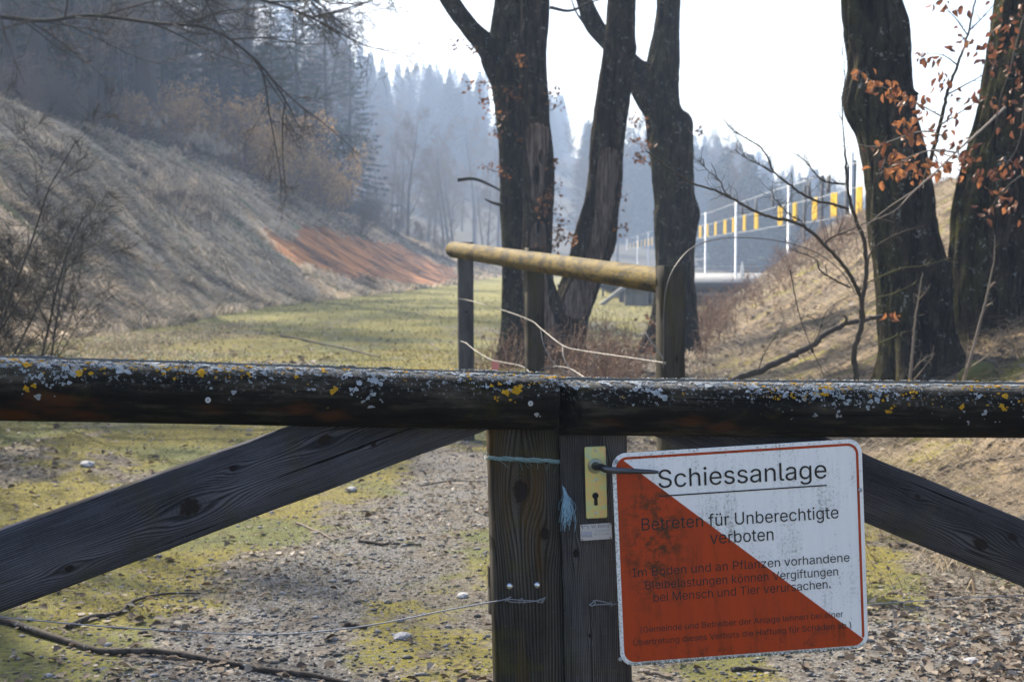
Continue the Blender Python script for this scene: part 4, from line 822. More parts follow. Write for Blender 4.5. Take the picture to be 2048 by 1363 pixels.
# ------------------------------------------------------------------ beech trunks close by
def bark(name, seed=0.0, base=((.005,.004,.0035),(.034,.028,.020),(.12,.10,.075))):
    k = NT(name, .95, .05); o = k.obj(); n1 = k.noise(k.mapv(o, (3,3,1.1), (seed,0,0)), 2.2, 7, .7); n2 = k.noise(k.mapv(o, (1,1,.35)), 26, 5, .7); v = k.m_('ADD', k.m_('MULTIPLY', n1, .6), k.m_('MULTIPLY', n2, .4))
    c = k.ramp(v, [(.36, base[0]), (.52, base[1]), (.68, base[2])])
    mo = k.m_('MULTIPLY', k.attr('moss'), k.step(k.noise(o, 3.5, 6, .7), .36, .60)); c = k.mix(mo, c, k.mix(n2, (.022,.024,.006), (.105,.10,.022)))
    fis = k.step(k.noise(k.mapv(o, (14,14,1.5), (seed,2,0)), 1.0, 5, .72, .6), .50, .62); c = k.mix(k.m_('MULTIPLY', fis, .8), c, (.004,.0035,.003)); li = k.m_('MULTIPLY', k.step(k.noise(o, 7, 5, .75), .54, .60), k.step(k.noise(k.mapv(o, (1,1,1), (3,1,2)), 24, 4, .8), .53, .60)); c = k.mix(k.m_('MULTIPLY', li, .9), c, (.26,.27,.25))
    sc = k.attr('scar'); wdn = k.noise(k.mapv(o, (26,26,1.6)), 1, 5, .7); wd = k.ramp(wdn, [(.34,(.020,.014,.011)),(.48,(.15,.11,.09)),(.66,(.33,.255,.215))]); c = k.mix(k.step(k.m_('ADD', sc, k.m_('MULTIPLY', k.m_('SUBTRACT', n2, .5), .5)), .4, .6), c, wd)
    c = k.mix(k.step(k.attr('hole'), .3, .7), c, (.006,.004,.003))
    k.col(c); k.nrm(k.bump(k.m_('SUBTRACT', k.m_('ADD', n2, k.m_('MULTIPLY', wdn, k.m_('MULTIPLY', sc, .8))), fis), 1.0, .05)); return k.m
BK = bark('beech_bark'); BK2 = bark('brown_beech_bark', 4.0, ((.006,.0045,.0035),(.040,.029,.020),(.12,.092,.066)))
def stem(pts, seed, mat_moss=.5, scars=(), holes=(), sides=72, rough=.115, burl=(), under=True, N=None, moss_dir=(-1,-.1,0)):
    """pts: (px,py,D,width_px) top to bottom or bottom to top"""
    q = sorted(pts, key=lambda t: -t[1]); C = np.array([[*P(a, b, D), w*D/FPX/2] for a, b, D, w in q])
    if under: C = np.vstack([[C[0,0]-(C[1,0]-C[0,0])*.2, C[0,1], C[0,2]-.45, C[0,3]*1.25], C])
    N = N or max(30, int(np.linalg.norm(C[-1,:3]-C[0,:3])/.045)); c4 = curve3(C, N); pts_, rad = c4[:,:3], c4[:,3]
    V, F = tube_np(pts_, rad, sides, ref=np.array([0,1.0,.0])); V = V.reshape(N, sides, 3); out = (V-pts_[:,None,:])/rad[:,None,None]; h = pts_[:,2][:,None]*np.ones((1,sides)); ox, oy = out[...,0], out[...,1]
    f = (fbm(ox*1.1+9+h*.25, h*.8+oy*1.1, seed, 3)-.5)*rough*3.2 + (fbm(ox*3+oy*2+5, h*2.2+oy*3, seed+5, 3)-.5)*rough*1.5 + (fbm(ox*9+oy*4, h*7+oy*8, seed+8, 3)-.5)*rough*.9
    rid = fbm(ox*5.5+20+h*.15, oy*5.5+h*.45, seed+11, 3); f = f-np.clip(.48-rid, 0, 1)*rough*3.4*(pts_[:,2][:,None]*0+1)
    hb = smooth01(1-(h-h.min())/1.6); ang = np.arctan2(oy, ox); f = f + hb*.24*np.sin(ang*5+seed+h*.6)*np.where(hb > 0, 1, 0)
    tocam = CAM[None]-pts_; tocam[:,2] = 0; tocam /= np.linalg.norm(tocam, axis=1, keepdims=True); scar = np.zeros((N,sides)); hole = np.zeros((N,sides)); pyv = 515-(pts_[:,2]-1.55)*FPX/pts_[:,1]
    for (y0_, y1_, off, hw) in scars:     # picture rows, angle offset from camera (deg, + right), half width (deg)
        a = R(off); dx = tocam[:,0]*math.cos(a)-tocam[:,1]*math.sin(a); dy = tocam[:,0]*math.sin(a)+tocam[:,1]*math.cos(a); cosd = ox*dx[:,None]+oy*dy[:,None]; dg = np.degrees(np.arccos(np.clip(cosd, -1, 1)))
        ver = smooth01((pyv-y0_)/25)*smooth01((y1_-pyv)/25); wv = hw*(1+.35*np.sin(pyv/37+seed))*ver+.01; m = smooth01((wv[:,None]-dg)/7+.5)*ver[:,None]; scar = np.maximum(scar, m); f = f-m*.17+.07*np.exp(-((dg-wv[:,None]-5)/7)**2)*ver[:,None]
    for (yc, hy, off, hw) in holes:
        a = R(off); dx = tocam[:,0]*math.cos(a)-tocam[:,1]*math.sin(a); dy = tocam[:,0]*math.sin(a)+tocam[:,1]*math.cos(a); dg = np.degrees(np.arccos(np.clip(ox*dx[:,None]+oy*dy[:,None], -1, 1))); m = smooth01(1.4-np.sqrt((dg/hw)**2+((pyv[:,None]-yc)/hy)**2)); hole = np.maximum(hole, m); f = f-m*.55
    for (yc, off, amp, sz) in burl:
        a = R(off); dx = tocam[:,0]*math.cos(a)-tocam[:,1]*math.sin(a); dy = tocam[:,0]*math.sin(a)+tocam[:,1]*math.cos(a); dg = np.degrees(np.arccos(np.clip(ox*dx[:,None]+oy*dy[:,None], -1, 1))); f = f+amp*np.exp(-(dg/40)**2-((pyv[:,None]-yc)/sz)**2)
    V = pts_[:,None,:]+out*(rad[:,None,None]*(1+f[...,None])); md = np.array(moss_dir); moss = np.clip(.15+(out@md)*.75+(fbm(h*1.3, ox*2, seed+2, 2)-.5), 0, 1)*mat_moss
    V = V.reshape(-1,3); n = len(V); V = np.vstack([V, V[-sides:].mean(0)]); T = np.array([[n-sides+j, n-sides+(j+1) % sides, n] for j in range(sides)])
    z = lambda a: np.append(a.reshape(-1), 0); return mesh_np('stem', V, [F, T], {'scar': z(scar), 'moss': z(moss), 'hole': z(hole), 'tint': z(moss*0+.4)}, True), c4
CR = dict(wander=.07, up=[.05,.06,.04], kids=(9,6,4), start=[.15,.2,.2], ang=(30,60), ratio=[.5,.5,.5], rr=.5, rmin=.010, tip=.15)
def crown_on(parent, c4, seed, L=6.0, mat=None, dirn=None):
    """continue a stem above the picture with bare limbs"""
    rng = np.random.RandomState(seed); p = c4[-1,:3]; d = unit(c4[-1,:3]-c4[-6,:3]) if dirn is None else dirn; mb, tb, tp = skeleton(rng, CR, 3, p=p-d*.15, d=d, L=L, r=c4[-1,3]*.98, twigs=4, twl=.5, twr=.006, twd=.1); part(parent, 'crown', mb.mesh('crown'), BARKF)
def twig_leaves(parent, c4, spots_, seed, size=.055, mat=BROWN, tw=.35, n=26, spread=1.0):
    """short twigs with clinging dead leaves; spots_: (px,py,dirx)"""
    rng = np.random.RandomState(seed); A = []; B = []; lb = MB(); tmb = MB()
    for (px, py, D, dx, ln) in spots_:
        a = P(px, py, D); d = unit([dx, -.4+rng.normal(0, .4), rng.uniform(-.1, .5)]); L = m2px(ln, D); m = a+d*L*.5+rng.normal(0, .03, 3); b = a+d*L+np.array([0,0,-.05*L]); tmb.tube(curve3([a, m, b], 8), np.linspace(.007, .003, 8), 4, tint=.2)
        for q in range(5): s = rng.uniform(.2, 1); c = a+(b-a)*s; A.append(c); B.append(c+unit(d+rng.normal(0, .7, 3))*L*.4*rng.rand())
        k2 = int(n*ln/60)+4; s = rng.uniform(.15, 1.05, k2)[:,None]; leaves(lb, a+(b-a)*s+rng.normal(0, .045*spread, (k2,3)), size*rng.uniform(.6, 1.25, k2), rng, .5)
    sticks(tmb, A, B, .0035, .002, .25, .1, rng); part(parent, 'twig', tmb.mesh('twigs'), BARKF); part(parent, 'leaves', lb.mesh('leaves'), mat, None, 'stuff')
# middle clump
tm = thing('beech_tree', 'three-stemmed beech with torn bare wood on two stems in the middle of the meadow edge', 'tree', tuple(P(1095, 742, 20.0)))
mA, cA = stem([(1028,0,20.3,70),(1022,-120,20.3,66),(1018,90,20.3,74),(1018,160,20.3,72),(1026,250,20.3,62),(1030,350,20.3,58),(1033,450,20.3,58),(1036,560,20.2,64),(1040,650,20.2,76),(1046,725,20.2,110)], 3, .55)
part(tm, 'stem', mA, BK); mB, cB = stem([(1064,-120,19.6,56),(1070,0,19.6,56),(1066,110,19.6,54),(1070,225,19.6,56),(1078,330,19.6,58),(1076,440,19.6,56),(1074,540,19.6,64),(1090,640,19.7,84),(1098,735,19.7,110)], 7, .25, scars=[(238,420,-4,42),(430,700,8,30)], holes=[(352,22,-14,16),(318,10,10,9),(455,16,6,12)])
part(tm, 'stem', mB, BK2)
mL, cL = stem([(880,-40,20.3,34),(906,8,20.3,36),(938,52,20.3,38),(965,82,20.3,44),(990,110,20.3,60),(1008,150,20.3,62),(1018,200,20.3,50)], 12, .3, under=False, N=60)
part(tm, 'limb', mL, BK)
mC, cC = stem([(1246,-120,19.8,56),(1244,0,19.8,56),(1238,100,19.8,62),(1228,200,19.8,64),(1215,300,19.8,66),(1204,400,19.8,70),(1188,480,19.8,84),(1164,560,19.9,78),(1142,620,19.9,80),(1124,690,20,92),(1112,740,20,120)], 17, .35, scars=[(285,640,14,34)], holes=[(300,8,20,6)], burl=[(105,60,.22,18),(470,60,.12,25)])
part(tm, 'stem', mC, BK2)
for c_, s_ in ((cA, 41), (cB, 42), (cC, 43)): crown_on(tm, c_, s_, 5.5)
crown_on(tm, cL[::-1] if cL[-1,2] < cL[0,2] else cL, 44, 4.5)
twig_leaves(tm, None, [(1005,170,20.0,-1,70),(1000,200,20.0,-1,45),(1030,120,19.3,.5,30),(1090,190,19.3,1,30),(1092,215,19.3,1,35),(1020,235,20.0,-1,45),(1010,270,20,-.8,35),(1040,190,19.3,-.5,60),(1030,275,19.5,.4,40),(1020,360,19.6,-.3,35),(1095,330,19.3,1,22),(1098,375,19.3,1,22),(1075,430,19.2,.5,45),(1095,450,19.2,1,40),(1100,480,19.2,1,36),(1085,400,19.2,.6,40),(1232,455,19.6,1,22),(1235,400,19.6,1,18),(1160,480,19.5,-1,40),(1005,345,20,-1,50),(960,92,20,-1,60),(1070,500,19.2,1,45)], 5, .072, n=22)
# forked trunk to the right of it
td_ = thing('beech_tree', 'dark forked beech behind the near fence post with mossy left side', 'tree', tuple(P(1345, 695, 23)))
mD, cD = stem([(1338,-120,23,50),(1337,0,23,46),(1333,60,23,52),(1328,120,23,66),(1322,175,23,74),(1326,225,23,78),(1338,262,23,92),(1343,320,23,86),(1350,400,23,78),(1352,430,23,84),(1351,500,23,78),(1350,580,23,86),(1347,640,23,92),(1343,692,23,112)], 23, .8, burl=[(255,75,.18,14),(430,75,.12,25)])
part(td_, 'stem', mD, BK); mE, cE = stem([(1148,-60,23.2,34),(1168,0,23.2,34),(1186,45,23.2,38),(1212,80,23.2,34),(1243,110,23.2,38),(1268,140,23.2,46),(1288,165,23.1,52),(1310,200,23,56),(1324,235,23,50)], 29, .5, under=False, N=70)
part(td_, 'limb', mE, BK); crown_on(td_, cD, 45, 5.5); crown_on(td_, cE[::-1] if cE[-1,2] < cE[0,2] else cE, 46, 4.5)
twig_leaves(td_, None, [(1308,290,22.5,-1,50),(1300,325,22.5,-1,55),(1295,250,22.5,-1,40),(1310,700,22,-1,30),(1312,650,22,-1,26),(1388,262,22.4,1,16)], 9, .085, n=26)
for pth in ([(1190,75,23),(1170,50,22.8),(1150,20,22.6),(1138,-20,22.5)], [(1100,15,20),(1140,22,20),(1180,5,20),(1200,0,20)], [(1300,130,22.8),(1285,122,22.7),(1272,118,22.6)], [(915,360,19.8),(950,358,19.8),(990,375,19.9),(1005,385,20)], [(1005,410,20),(985,405,19.9),(970,398,19.9)]):
    mb = MB(); mb.tube(curve3([P(*w) for w in pth], 14), np.linspace(.028, .010, 14), 5, tint=.2); part(td_ if pth[0][0] > 1000 and pth[0][0] != 1005 else tm, 'twig', mb.mesh('twig'), BARKF)
# pair of thick trunks on the right
te = thing('beech_tree', 'thick leaning beech, left of the two big trunks on the right bank', 'tree', tuple(P(1840, 765, 12)))
mF, cF_ = stem([(1742,-160,12.1,122),(1748,0,12.1,116),(1758,60,12.1,124),(1763,130,12.1,122),(1762,200,12.1,140),(1775,250,12.05,124),(1790,310,12,124),(1800,380,12,132),(1806,450,12,138),(1816,520,12,142),(1826,590,12,146),(1834,660,12,150),(1842,720,12,165),(1846,775,12,190)], 37, .6, holes=[(32,26,-14,9),(640,60,14,6)], burl=[(212,78,.14,16),(560,70,.1,30)], sides=88)
part(te, 'stem', mF, BK); crown_on(te, cF_, 51, 5)
tf = thing('beech_tree', 'rightmost thick beech trunk, moss-green along its left side, leafy twigs in front', 'tree', tuple(P(1965, 770, 12.6)))
mG, cG = stem([(2100,-160,12.8,125),(2066,0,12.8,135),(2050,90,12.8,140),(2034,200,12.7,148),(2012,300,12.7,150),(1992,380,12.6,150),(1980,450,12.6,150),(1972,530,12.6,146),(1968,600,12.6,142),(1966,680,12.6,140),(1966,730,12.6,160),(1966,780,12.6,200)], 43, 1.1, holes=[(560,8,12,5)], sides=88)
part(tf, 'stem', mG, BK2); crown_on(tf, cG, 52, 5)
mH, cH = stem([(2160,380,12.9,60),(2110,470,12.9,62),(2075,540,12.8,66),(2042,600,12.8,72),(2010,660,12.7,84),(1990,710,12.7,110)], 47, .3, under=False, N=50); part(tf, 'stem', mH, BK2)
# saplings, leafy boughs and dead wood on the right
def bough(name, label, cat, paths, mat=BARKF, extra_twigs=0, seed=0, twl=.12, group=None, r1=.3, twr=.0022):
    mb = MB(); rng = np.random.RandomState(seed); A = []; B = []
    for pth, r in paths:
        c = curve3([P(*w) for w in pth], max(10, len(pth)*7)); c[1:-1] += rng.normal(0, r*.12, c[1:-1].shape); mb.tube(c, np.linspace(r, r*r1, len(c)), 7 if r > .008 else 5, tint=.25+.4*rng.rand())
        for q in range(int(extra_twigs*len(pth)/3)):
            i = rng.randint(1, len(c)-1); d = unit(c[i]-c[i-1]); A.append(c[i]); B.append(c[i]+unit(d*.7+rng.normal(0, .55, 3)+[0,0,.2])*twl*rng.uniform(.3, 1.2))
    if A: sticks(mb, A, B, twr, twr*.5, .4, .1, rng)
    o = thing(name, label, cat, tuple(P(*paths[0][0][0])), group); part(o, 'stem', mb.mesh('stem', True), mat); return o
SAPB = tinted('sapling_bark', [(0,(.028,.024,.020)),(.5,(.055,.046,.036)),(1,(.10,.085,.06))], .85, .2)
PALET = tinted('pale_twig_bark', [(0,(.10,.08,.06)),(.5,(.20,.165,.13)),(1,(.30,.25,.20))], .8, .2)
sap = bough('sapling', 'forked bare sapling arching left across the sunny bank before the big trunks', 'sapling', [
    ([(1711,790,8.6),(1712,745,8.6),(1708,705,8.6),(1722,650,8.6),(1724,600,8.6),(1733,540,8.6),(1728,480,8.6),(1712,440,8.55),(1700,400,8.5),(1693,350,8.5),(1690,300,8.5)], .021),
    ([(1690,300,8.5),(1686,255,8.5),(1684,200,8.5),(1690,150,8.5),(1684,90,8.5)], .0045),
    ([(1726,640,8.6),(1722,600,8.55),(1713,575,8.5),(1690,535,8.4),(1648,488,8.3),(1611,455,8.2),(1575,440,8.1),(1541,434,8.0),(1505,420,7.9),(1471,401,7.8),(1430,381,7.7),(1381,364,7.6),(1335,335,7.5),(1294,303,7.4)], .0135),
    ([(1697,418,8.5),(1665,408,8.4),(1631,401,8.3),(1600,385,8.2),(1578,368,8.2),(1560,355,8.1),(1545,340,8.1),(1535,315,8.0),(1520,294,8.0),(1490,275,7.9),(1467,262,7.9),(1446,237,7.8)], .0085),
    ([(1545,345,8.1),(1520,330,8.0),(1495,318,8.0),(1470,300,7.9)], .005), ([(1471,401,7.8),(1450,385,7.8),(1440,362,7.7),(1415,340,7.7),(1398,318,7.6)], .005),
    ([(1689,368,8.5),(1665,366,8.4),(1644,360,8.4),(1625,340,8.3),(1611,323,8.3),(1586,305,8.2)], .0065), ([(1648,488,8.3),(1665,474,8.3),(1700,460,8.3),(1740,440,8.4)], .007),
    ([(1611,455,8.2),(1600,440,8.2),(1580,430,8.1),(1560,410,8.1),(1548,395,8.0),(1540,372,8.0)], .0045), ([(1733,540,8.6),(1745,500,8.5),(1790,470,8.4),(1850,450,8.3)], .006),
    ([(1700,575,8.5),(1670,560,8.3),(1640,540,8.2),(1634,520,8.2),(1600,505,8.1),(1585,498,8.0)], .006)], SAPB, 14, 3, .10)
bough('sapling', 'pair of thin pale shoots with knuckled buds before the left thick trunk', 'sapling', [
    ([(1818,790,9.5),(1822,740,9.5),(1826,690,9.5),(1830,640,9.5),(1838,590,9.5),(1845,545,9.5)], .012), ([(1826,740,9.5),(1845,720,9.4),(1868,705,9.4)], .006), ([(1822,765,9.5),(1840,745,9.4),(1870,706,9.4)], .006), ([(1836,600,9.5),(1850,585,9.4),(1858,572,9.4)], .005)], PALET, 5, 5, .08)
bough('sapling', 'single pale knobbly shoot leaning right before the rightmost trunk', 'sapling', [
    ([(1922,790,9.8),(1930,750,9.8),(1946,700,9.8),(1958,650,9.8),(1972,600,9.8),(1980,560,9.8),(1988,520,9.8),(1990,470,9.8)], .013), ([(1936,737,9.8),(1965,718,9.7),(1990,700,9.7),(2008,668,9.7)], .006), ([(1926,772,9.8),(1933,720,9.7),(1938,680,9.7)], .004), ([(1972,612,9.8),(1985,605,9.7)], .007), ([(1980,572,9.8),(1992,563,9.7)], .007)], PALET, 6, 6, .07)
bough('twig', 'mossy yellow-green twig crossing the foot of the left thick trunk', 'twig', [([(1718,580,8.8),(1745,560,8.8),(1780,545,8.8),(1810,535,8.8),(1850,530,8.9),(1900,515,9)], .006), ([(1755,595,8.8),(1790,585,8.8),(1830,566,8.8)], .005), ([(1760,685,8.8),(1790,672,8.8),(1805,668,8.8)], .005)], flat('mossy_twig', (.11,.10,.03), .9, var=.6), 6, 8, .08)
bough('fallen_branch', 'long dark dead limb lying up the right bank towards the thick trunk', 'branch', [([(1462,762,9.6),(1500,748,9.7),(1560,722,9.9),(1600,702,10),(1625,690,10.1),(1650,668,10.2),(1690,648,10.3),(1720,641,10.4),(1765,632,10.6)], .027), ([(1688,650,10.3),(1693,638,10.2),(1688,630,10.2)], .012), ([(1622,694,10.1),(1626,704,10.1)], .015)], SAPB, 0, 9, r1=.6)
bough('twig', 'slender dead stem with curled leaf tufts on the lower right bank', 'twig', [([(1580,540,9.0),(1590,590,9.0),(1602,640,9),(1625,700,9),(1645,745,9),(1652,775,9)], .0045), ([(1514,745,9),(1530,705,9),(1555,665,9),(1570,640,9)], .004), ([(1622,700,9),(1640,660,9.0),(1655,620,9),(1700,590,9)], .004), ([(1602,640,9),(1610,632,9),(1630,636,9)], .003)], SAPB, 8, 12, .07)
# big orange-brown leaves, one object each
def leaf_mesh(seed):
    rng = np.random.RandomState(seed); n = 9; t = np.linspace(0, 1, n); w = .25*np.sin(math.pi*t**.85)**.8*(1+.06*np.sin(t*40)); bend = rng.uniform(.2, 1.1); cup = rng.uniform(.15, .55); tw = rng.uniform(-.9, .9); V = []
    for q in range(n):
        a = bend*t[q]; x = t[q]*math.cos(a*.6); z = -t[q]*math.sin(a*.6)*.8; T_a = tw*t[q]
        for s in (-1, -.5, 0, .5, 1): yy = s*w[q]; zz = abs(s)*cup*w[q]*1.3+.02*math.sin(t[q]*25+s); V.append((x, yy*math.cos(T_a)-zz*math.sin(T_a), z+yy*math.sin(T_a)+zz*math.cos(T_a)))
    F = [[q*5+s, (q+1)*5+s, (q+1)*5+s+1, q*5+s+1] for q in range(n-1) for s in range(4)]; V.append((-.22, 0, .03)); 
    return mesh_np('leaf', np.array(V), np.array(F), {'tint': np.full(len(V), rng.rand())}, True)
def leafmat(name, a, b):
    k = NT(name, .5, .4); o = k.obj(); s = k.sep(o); vein = k.m_('FRACT', k.m_('MULTIPLY', k.m_('ADD', s[0], k.m_('MULTIPLY', k.m_('ABSOLUTE', s[1]), -.9)), 9)); c = k.mix(k.noise(o, 3, 4), a, b); c = k.mix(k.m_('MULTIPLY', k.step(vein, .75, .95), .4), c, tuple(q*.4 for q in a)); oi = k.n('ObjectInfo'); c = k.mix(k.m_('MULTIPLY', oi.outputs['Random'], .55), c, (.09,.035,.018)); k.col(c)
    tr = k.n('BsdfTranslucent'); k.put(tr.inputs[0], c); mx = k.n('MixShader'); mx.inputs[0].default_value = .45; k.t.links.new(k.b.outputs[0], mx.inputs[1]); k.t.links.new(tr.outputs[0], mx.inputs[2]); k.t.links.new(mx.outputs[0], k.t.nodes['Material Output'].inputs[0]); return k.m
LFO = leafmat('orange_dead_leaf', (.24,.088,.034), (.43,.19,.075)); LFB = leafmat('brown_dead_leaf', (.11,.042,.024), (.22,.085,.042))
LM_ = [leaf_mesh(s) for s in range(8)]; LO = []; 
for m in LM_: m1 = m.copy(); m1.materials.append(LFO); m2 = m.copy(); m2.materials.append(LFB); LO.append((m1, m2))
def hang_leaves(parent, pts, seed, brown=0, size=.055):
    rng = np.random.RandomState(seed); pw = Matrix.Translation(parent.location)
    for (px, py, D, cnt, sx, sy) in pts:
        cnt = int(cnt*1.35)
        for q in range(cnt):
            p = P(px+rng.normal(0, sx), py+rng.normal(0, sy), D+rng.normal(0, .06)); o = bpy.data.objects.new('leaf', LO[rng.randint(8)][brown if rng.rand() < .85 else 1-brown]); scn.collection.objects.link(o); o.parent = parent
            s = size*rng.uniform(.7, 1.25); d = Vector((rng.normal(-.15, .6), rng.normal(0, .5), rng.normal(-.75, .5))).normalized(); qn = d.to_track_quat('X', 'Z'); rot = (qn.to_matrix() @ Matrix.Rotation(rng.rand()*6.28, 3, 'X')).to_4x4()
            o.matrix_local = pw.inverted() @ (Matrix.Translation(Vector(p)) @ rot @ Matrix.Scale(s, 4))
b1 = bough('beech_bough', 'bough of bright orange dead leaves hanging across the left thick trunk', 'branch', [
    ([(2010,215,10.2),(1960,262,9.6),(1911,305,8.9),(1870,345,8.5),(1829,381,8.3),(1790,420,8.2),(1735,446,8.2)], .009), ([(1911,305,8.9),(1870,300,8.5),(1830,310,8.3),(1790,330,8.2),(1752,350,8.1)], .006), ([(1895,275,8.8),(1850,262,8.5),(1800,275,8.3),(1752,292,8.1),(1718,289,8)], .005), ([(1887,235,8.6),(1850,215,8.4),(1810,195,8.3),(1760,170,8.2),(1716,145,8.1)], .005), ([(1829,381,8.3),(1770,420,8.2),(1700,480,8.1)], .005)], PALET, 6, 21, .09)
hang_leaves(b1, [(1722,142,8.0,3,9,6),(1745,160,8.0,6,12,10),(1775,175,8.05,11,16,12),(1805,190,8.1,13,16,14),(1835,200,8.2,7,10,18),(1843,228,8.2,4,7,10),(1815,245,8.15,8,14,14),(1820,262,8.1,5,12,8),(1757,290,8.0,4,10,10),(1776,296,8.0,5,14,10),(1800,300,8.1,5,12,10),(1782,338,8.0,6,15,8),(1800,330,8.0,6,16,10),(1825,335,8.1,10,18,12),(1850,325,8.2,8,14,12),(1838,275,8.2,5,12,12)], 4, 0, .058)
hang_leaves(b1, [(1778,628,8.4,3,14,6),(1800,640,8.4,1,8,6)], 14, 0, .058)
b2 = bough('beech_bough', 'dark bough rising between the two thick trunks with hanging brown leaves', 'branch', [
    ([(1850,360,10.6),(1866,300,10),(1880,250,9.4),(1893,190,9.2),(1915,130,9.1),(1935,70,9.0),(1955,-20,9.0)], .017), ([(1893,190,9.2),(1930,170,9),(1965,150,9),(2000,120,9)], .006), ([(1915,130,9.1),(1885,110,9),(1850,108,9)], .005), ([(1880,250,9.3),(1920,225,9.1),(1960,200,9)], .006), ([(1940,60,9),(1970,30,9),(1990,5,9)], .005), ([(1935,70,9),(1905,30,9),(1870,5,9)], .005), ([(1868,300,9.8),(1910,315,9.3),(1950,320,9)], .006)], SAPB, 6, 22, .09)
hang_leaves(b2, [(1868,108,8.95,8,14,9),(1842,112,8.95,3,8,6),(1895,14,8.9,4,9,7),(1925,18,8.9,3,10,8),(1862,5,8.9,3,9,6),(1918,72,8.95,5,9,9),(1955,85,8.95,9,13,14),(1886,158,9,8,12,12),(1940,192,9,9,18,10),(1910,222,9,4,8,9),(1870,160,9,3,10,14),(1895,300,9,16,24,26),(1930,320,9,14,18,22),(1880,350,9,10,20,14),(1945,290,9,8,16,14),(1955,340,9,6,14,16),(1870,262,9.1,4,10,8)], 6, 1, .056)
b3 = bough('beech_bough', 'rust-brown leafy twigs spilling over the front of the rightmost trunk', 'branch', [([(2070,-20,10),(2040,60,9.9),(2020,140,9.8),(2000,200,9.8),(1990,260,9.8)], .008), ([(2070,120,10),(2050,200,9.9),(2040,280,9.8),(2010,330,9.7),(1975,345,9.7)], .007), ([(2080,330,9.9),(2030,360,9.8),(2000,390,9.7),(1975,425,9.7)], .006)], SAPB, 8, 23, .09)
hang_leaves(b3, [(2000,30,9.5,8,16,18),(2030,70,9.5,12,16,28),(2010,120,9.5,9,18,26),(1985,118,9.5,5,9,12),(2035,170,9.5,9,12,26),(1998,205,9.5,6,12,12),(2035,250,9.5,6,12,26),(1990,340,9.5,12,22,9),(2030,320,9.5,7,14,12),(1995,395,9.5,9,16,16),(2025,410,9.5,7,14,14),(1985,425,9.5,5,12,7)], 8, 1, .058)
# near shrub on the left and the limb hanging in from above
rng = np.random.RandomState(61); mb = MB(); cfg = dict(wander=.10, up=[.03,.03,.0], kids=(9,5,3), start=[.15,.15,.15], ang=(22,60), ratio=[.42,.5,.5], rr=.5, rmin=.0032, tip=.25)
for q in range(10):
    a = np.array([rng.uniform(-6.2,-4.6), rng.uniform(11, 14.5), 0]); a[2] = Hs(a[0], a[1])-.05; skeleton(rng, cfg, 3, p=a, d=(rng.uniform(.05,.55), rng.uniform(-.35,.2), rng.uniform(.45,1)), L=rng.uniform(1.5,2.9), r=.017, mb=mb, twigs=4, twl=.22, twr=.0022, twd=.05)
o = thing('bush', 'tangled bare thorn bush arching in at the left photo edge', 'bush', (-5.2, 12.5, 0)); part(o, 'stems', mb.mesh('stems'), SAPB)
rng = np.random.RandomState(63); mb = MB(); cfg = dict(wander=.09, up=[.01,.0,.0], kids=(6,4,3), start=[.05,.1,.1], ang=(25,65), ratio=[.36,.5,.5], rr=.5, rmin=.004, tip=.3)
ov = thing('overhanging_tree', 'tree outside the left photo edge whose dark limbs hang across the top left', 'tree', (-10.5, 19, Hs(-10.5, 19)))
tr = MB(); zt = Hs(-10.5, 19); tr.tube(curve3([(-10.5,19,zt-.4,.34),(-10.4,19,zt+2,.27),(-10.1,19.1,zt+5,.24),(-10.0,19,zt+9,.17),(-9.8,19,zt+13,.06)], 30)[:,:3], np.linspace(.34, .06, 30), 16, tint=.3); part(ov, 'trunk', tr.mesh('trunk', True), BARKF)
for pth, r in (([(-470,-60,19),(-200,20,18.8),(0,34,18.5),(90,42,18.3),(180,31,18.1),(308,46,17.8),(420,58,17.5),(500,110,17.4),(548,165,17.3),(590,235,17.2)], .036), ([(-460,-200,19),(-100,-120,18.6),(120,-50,18.3),(330,-25,18),(480,-10,17.6),(600,25,17.4),(680,70,17.2)], .05), ([(-100,-200,18.5),(150,-120,18),(380,-90,17.5),(540,-60,17),(640,10,16.6)], .045)):
    c = curve3([P(*w) for w in pth], 40); mb.tube(c, np.linspace(r, .008, 40), 8, tint=.2)
    for q in range(17):
        i = rng.randint(6, 38); skeleton(rng, cfg, 2, p=c[i], d=unit(c[i+1]-c[i])*.9+rng.normal(0, .45, 3)+[0,0,-.15], L=rng.uniform(.8, 1.9), r=.012, mb=mb, twigs=3, twl=.26, twr=.0026, twd=.0)
part(ov, 'limb', mb.mesh('limbs'), SAPB)
mb = MB(); skeleton(np.random.RandomState(64), dict(CR, kids=(16,6,4)), 3, p=(-10.1,19.1,zt+4), d=(.05,0,1), L=9, r=.2, mb=mb, twigs=5, twl=.5, twr=.006, twd=.1); part(ov, 'crown', mb.mesh('crown'), BARKF)
for q, (x, y, s, v) in enumerate([(-8.6, 12.2, .72, 2), (-7.6, 8.0, .62, 0), (-13, 14.5, .8, 1), (-12.5, 9.5, .8, 2), (-16.5, 20, .9, 0), (-14.5, 30, .8, 1), (-19,36,.9,2)]):
    plant_tree('bare_tree', BARE[v], (BARKF, BARKG), (x, y, Hs(x, y)-.2), (s*1.1, s*1.1, s), q*2.0, ['leafless tree just outside the left photo edge, shading the track', 'leafless tree left of the gate, outside the photo edge'][q % 2], 'tree', 'trees left of the track outside the photo')
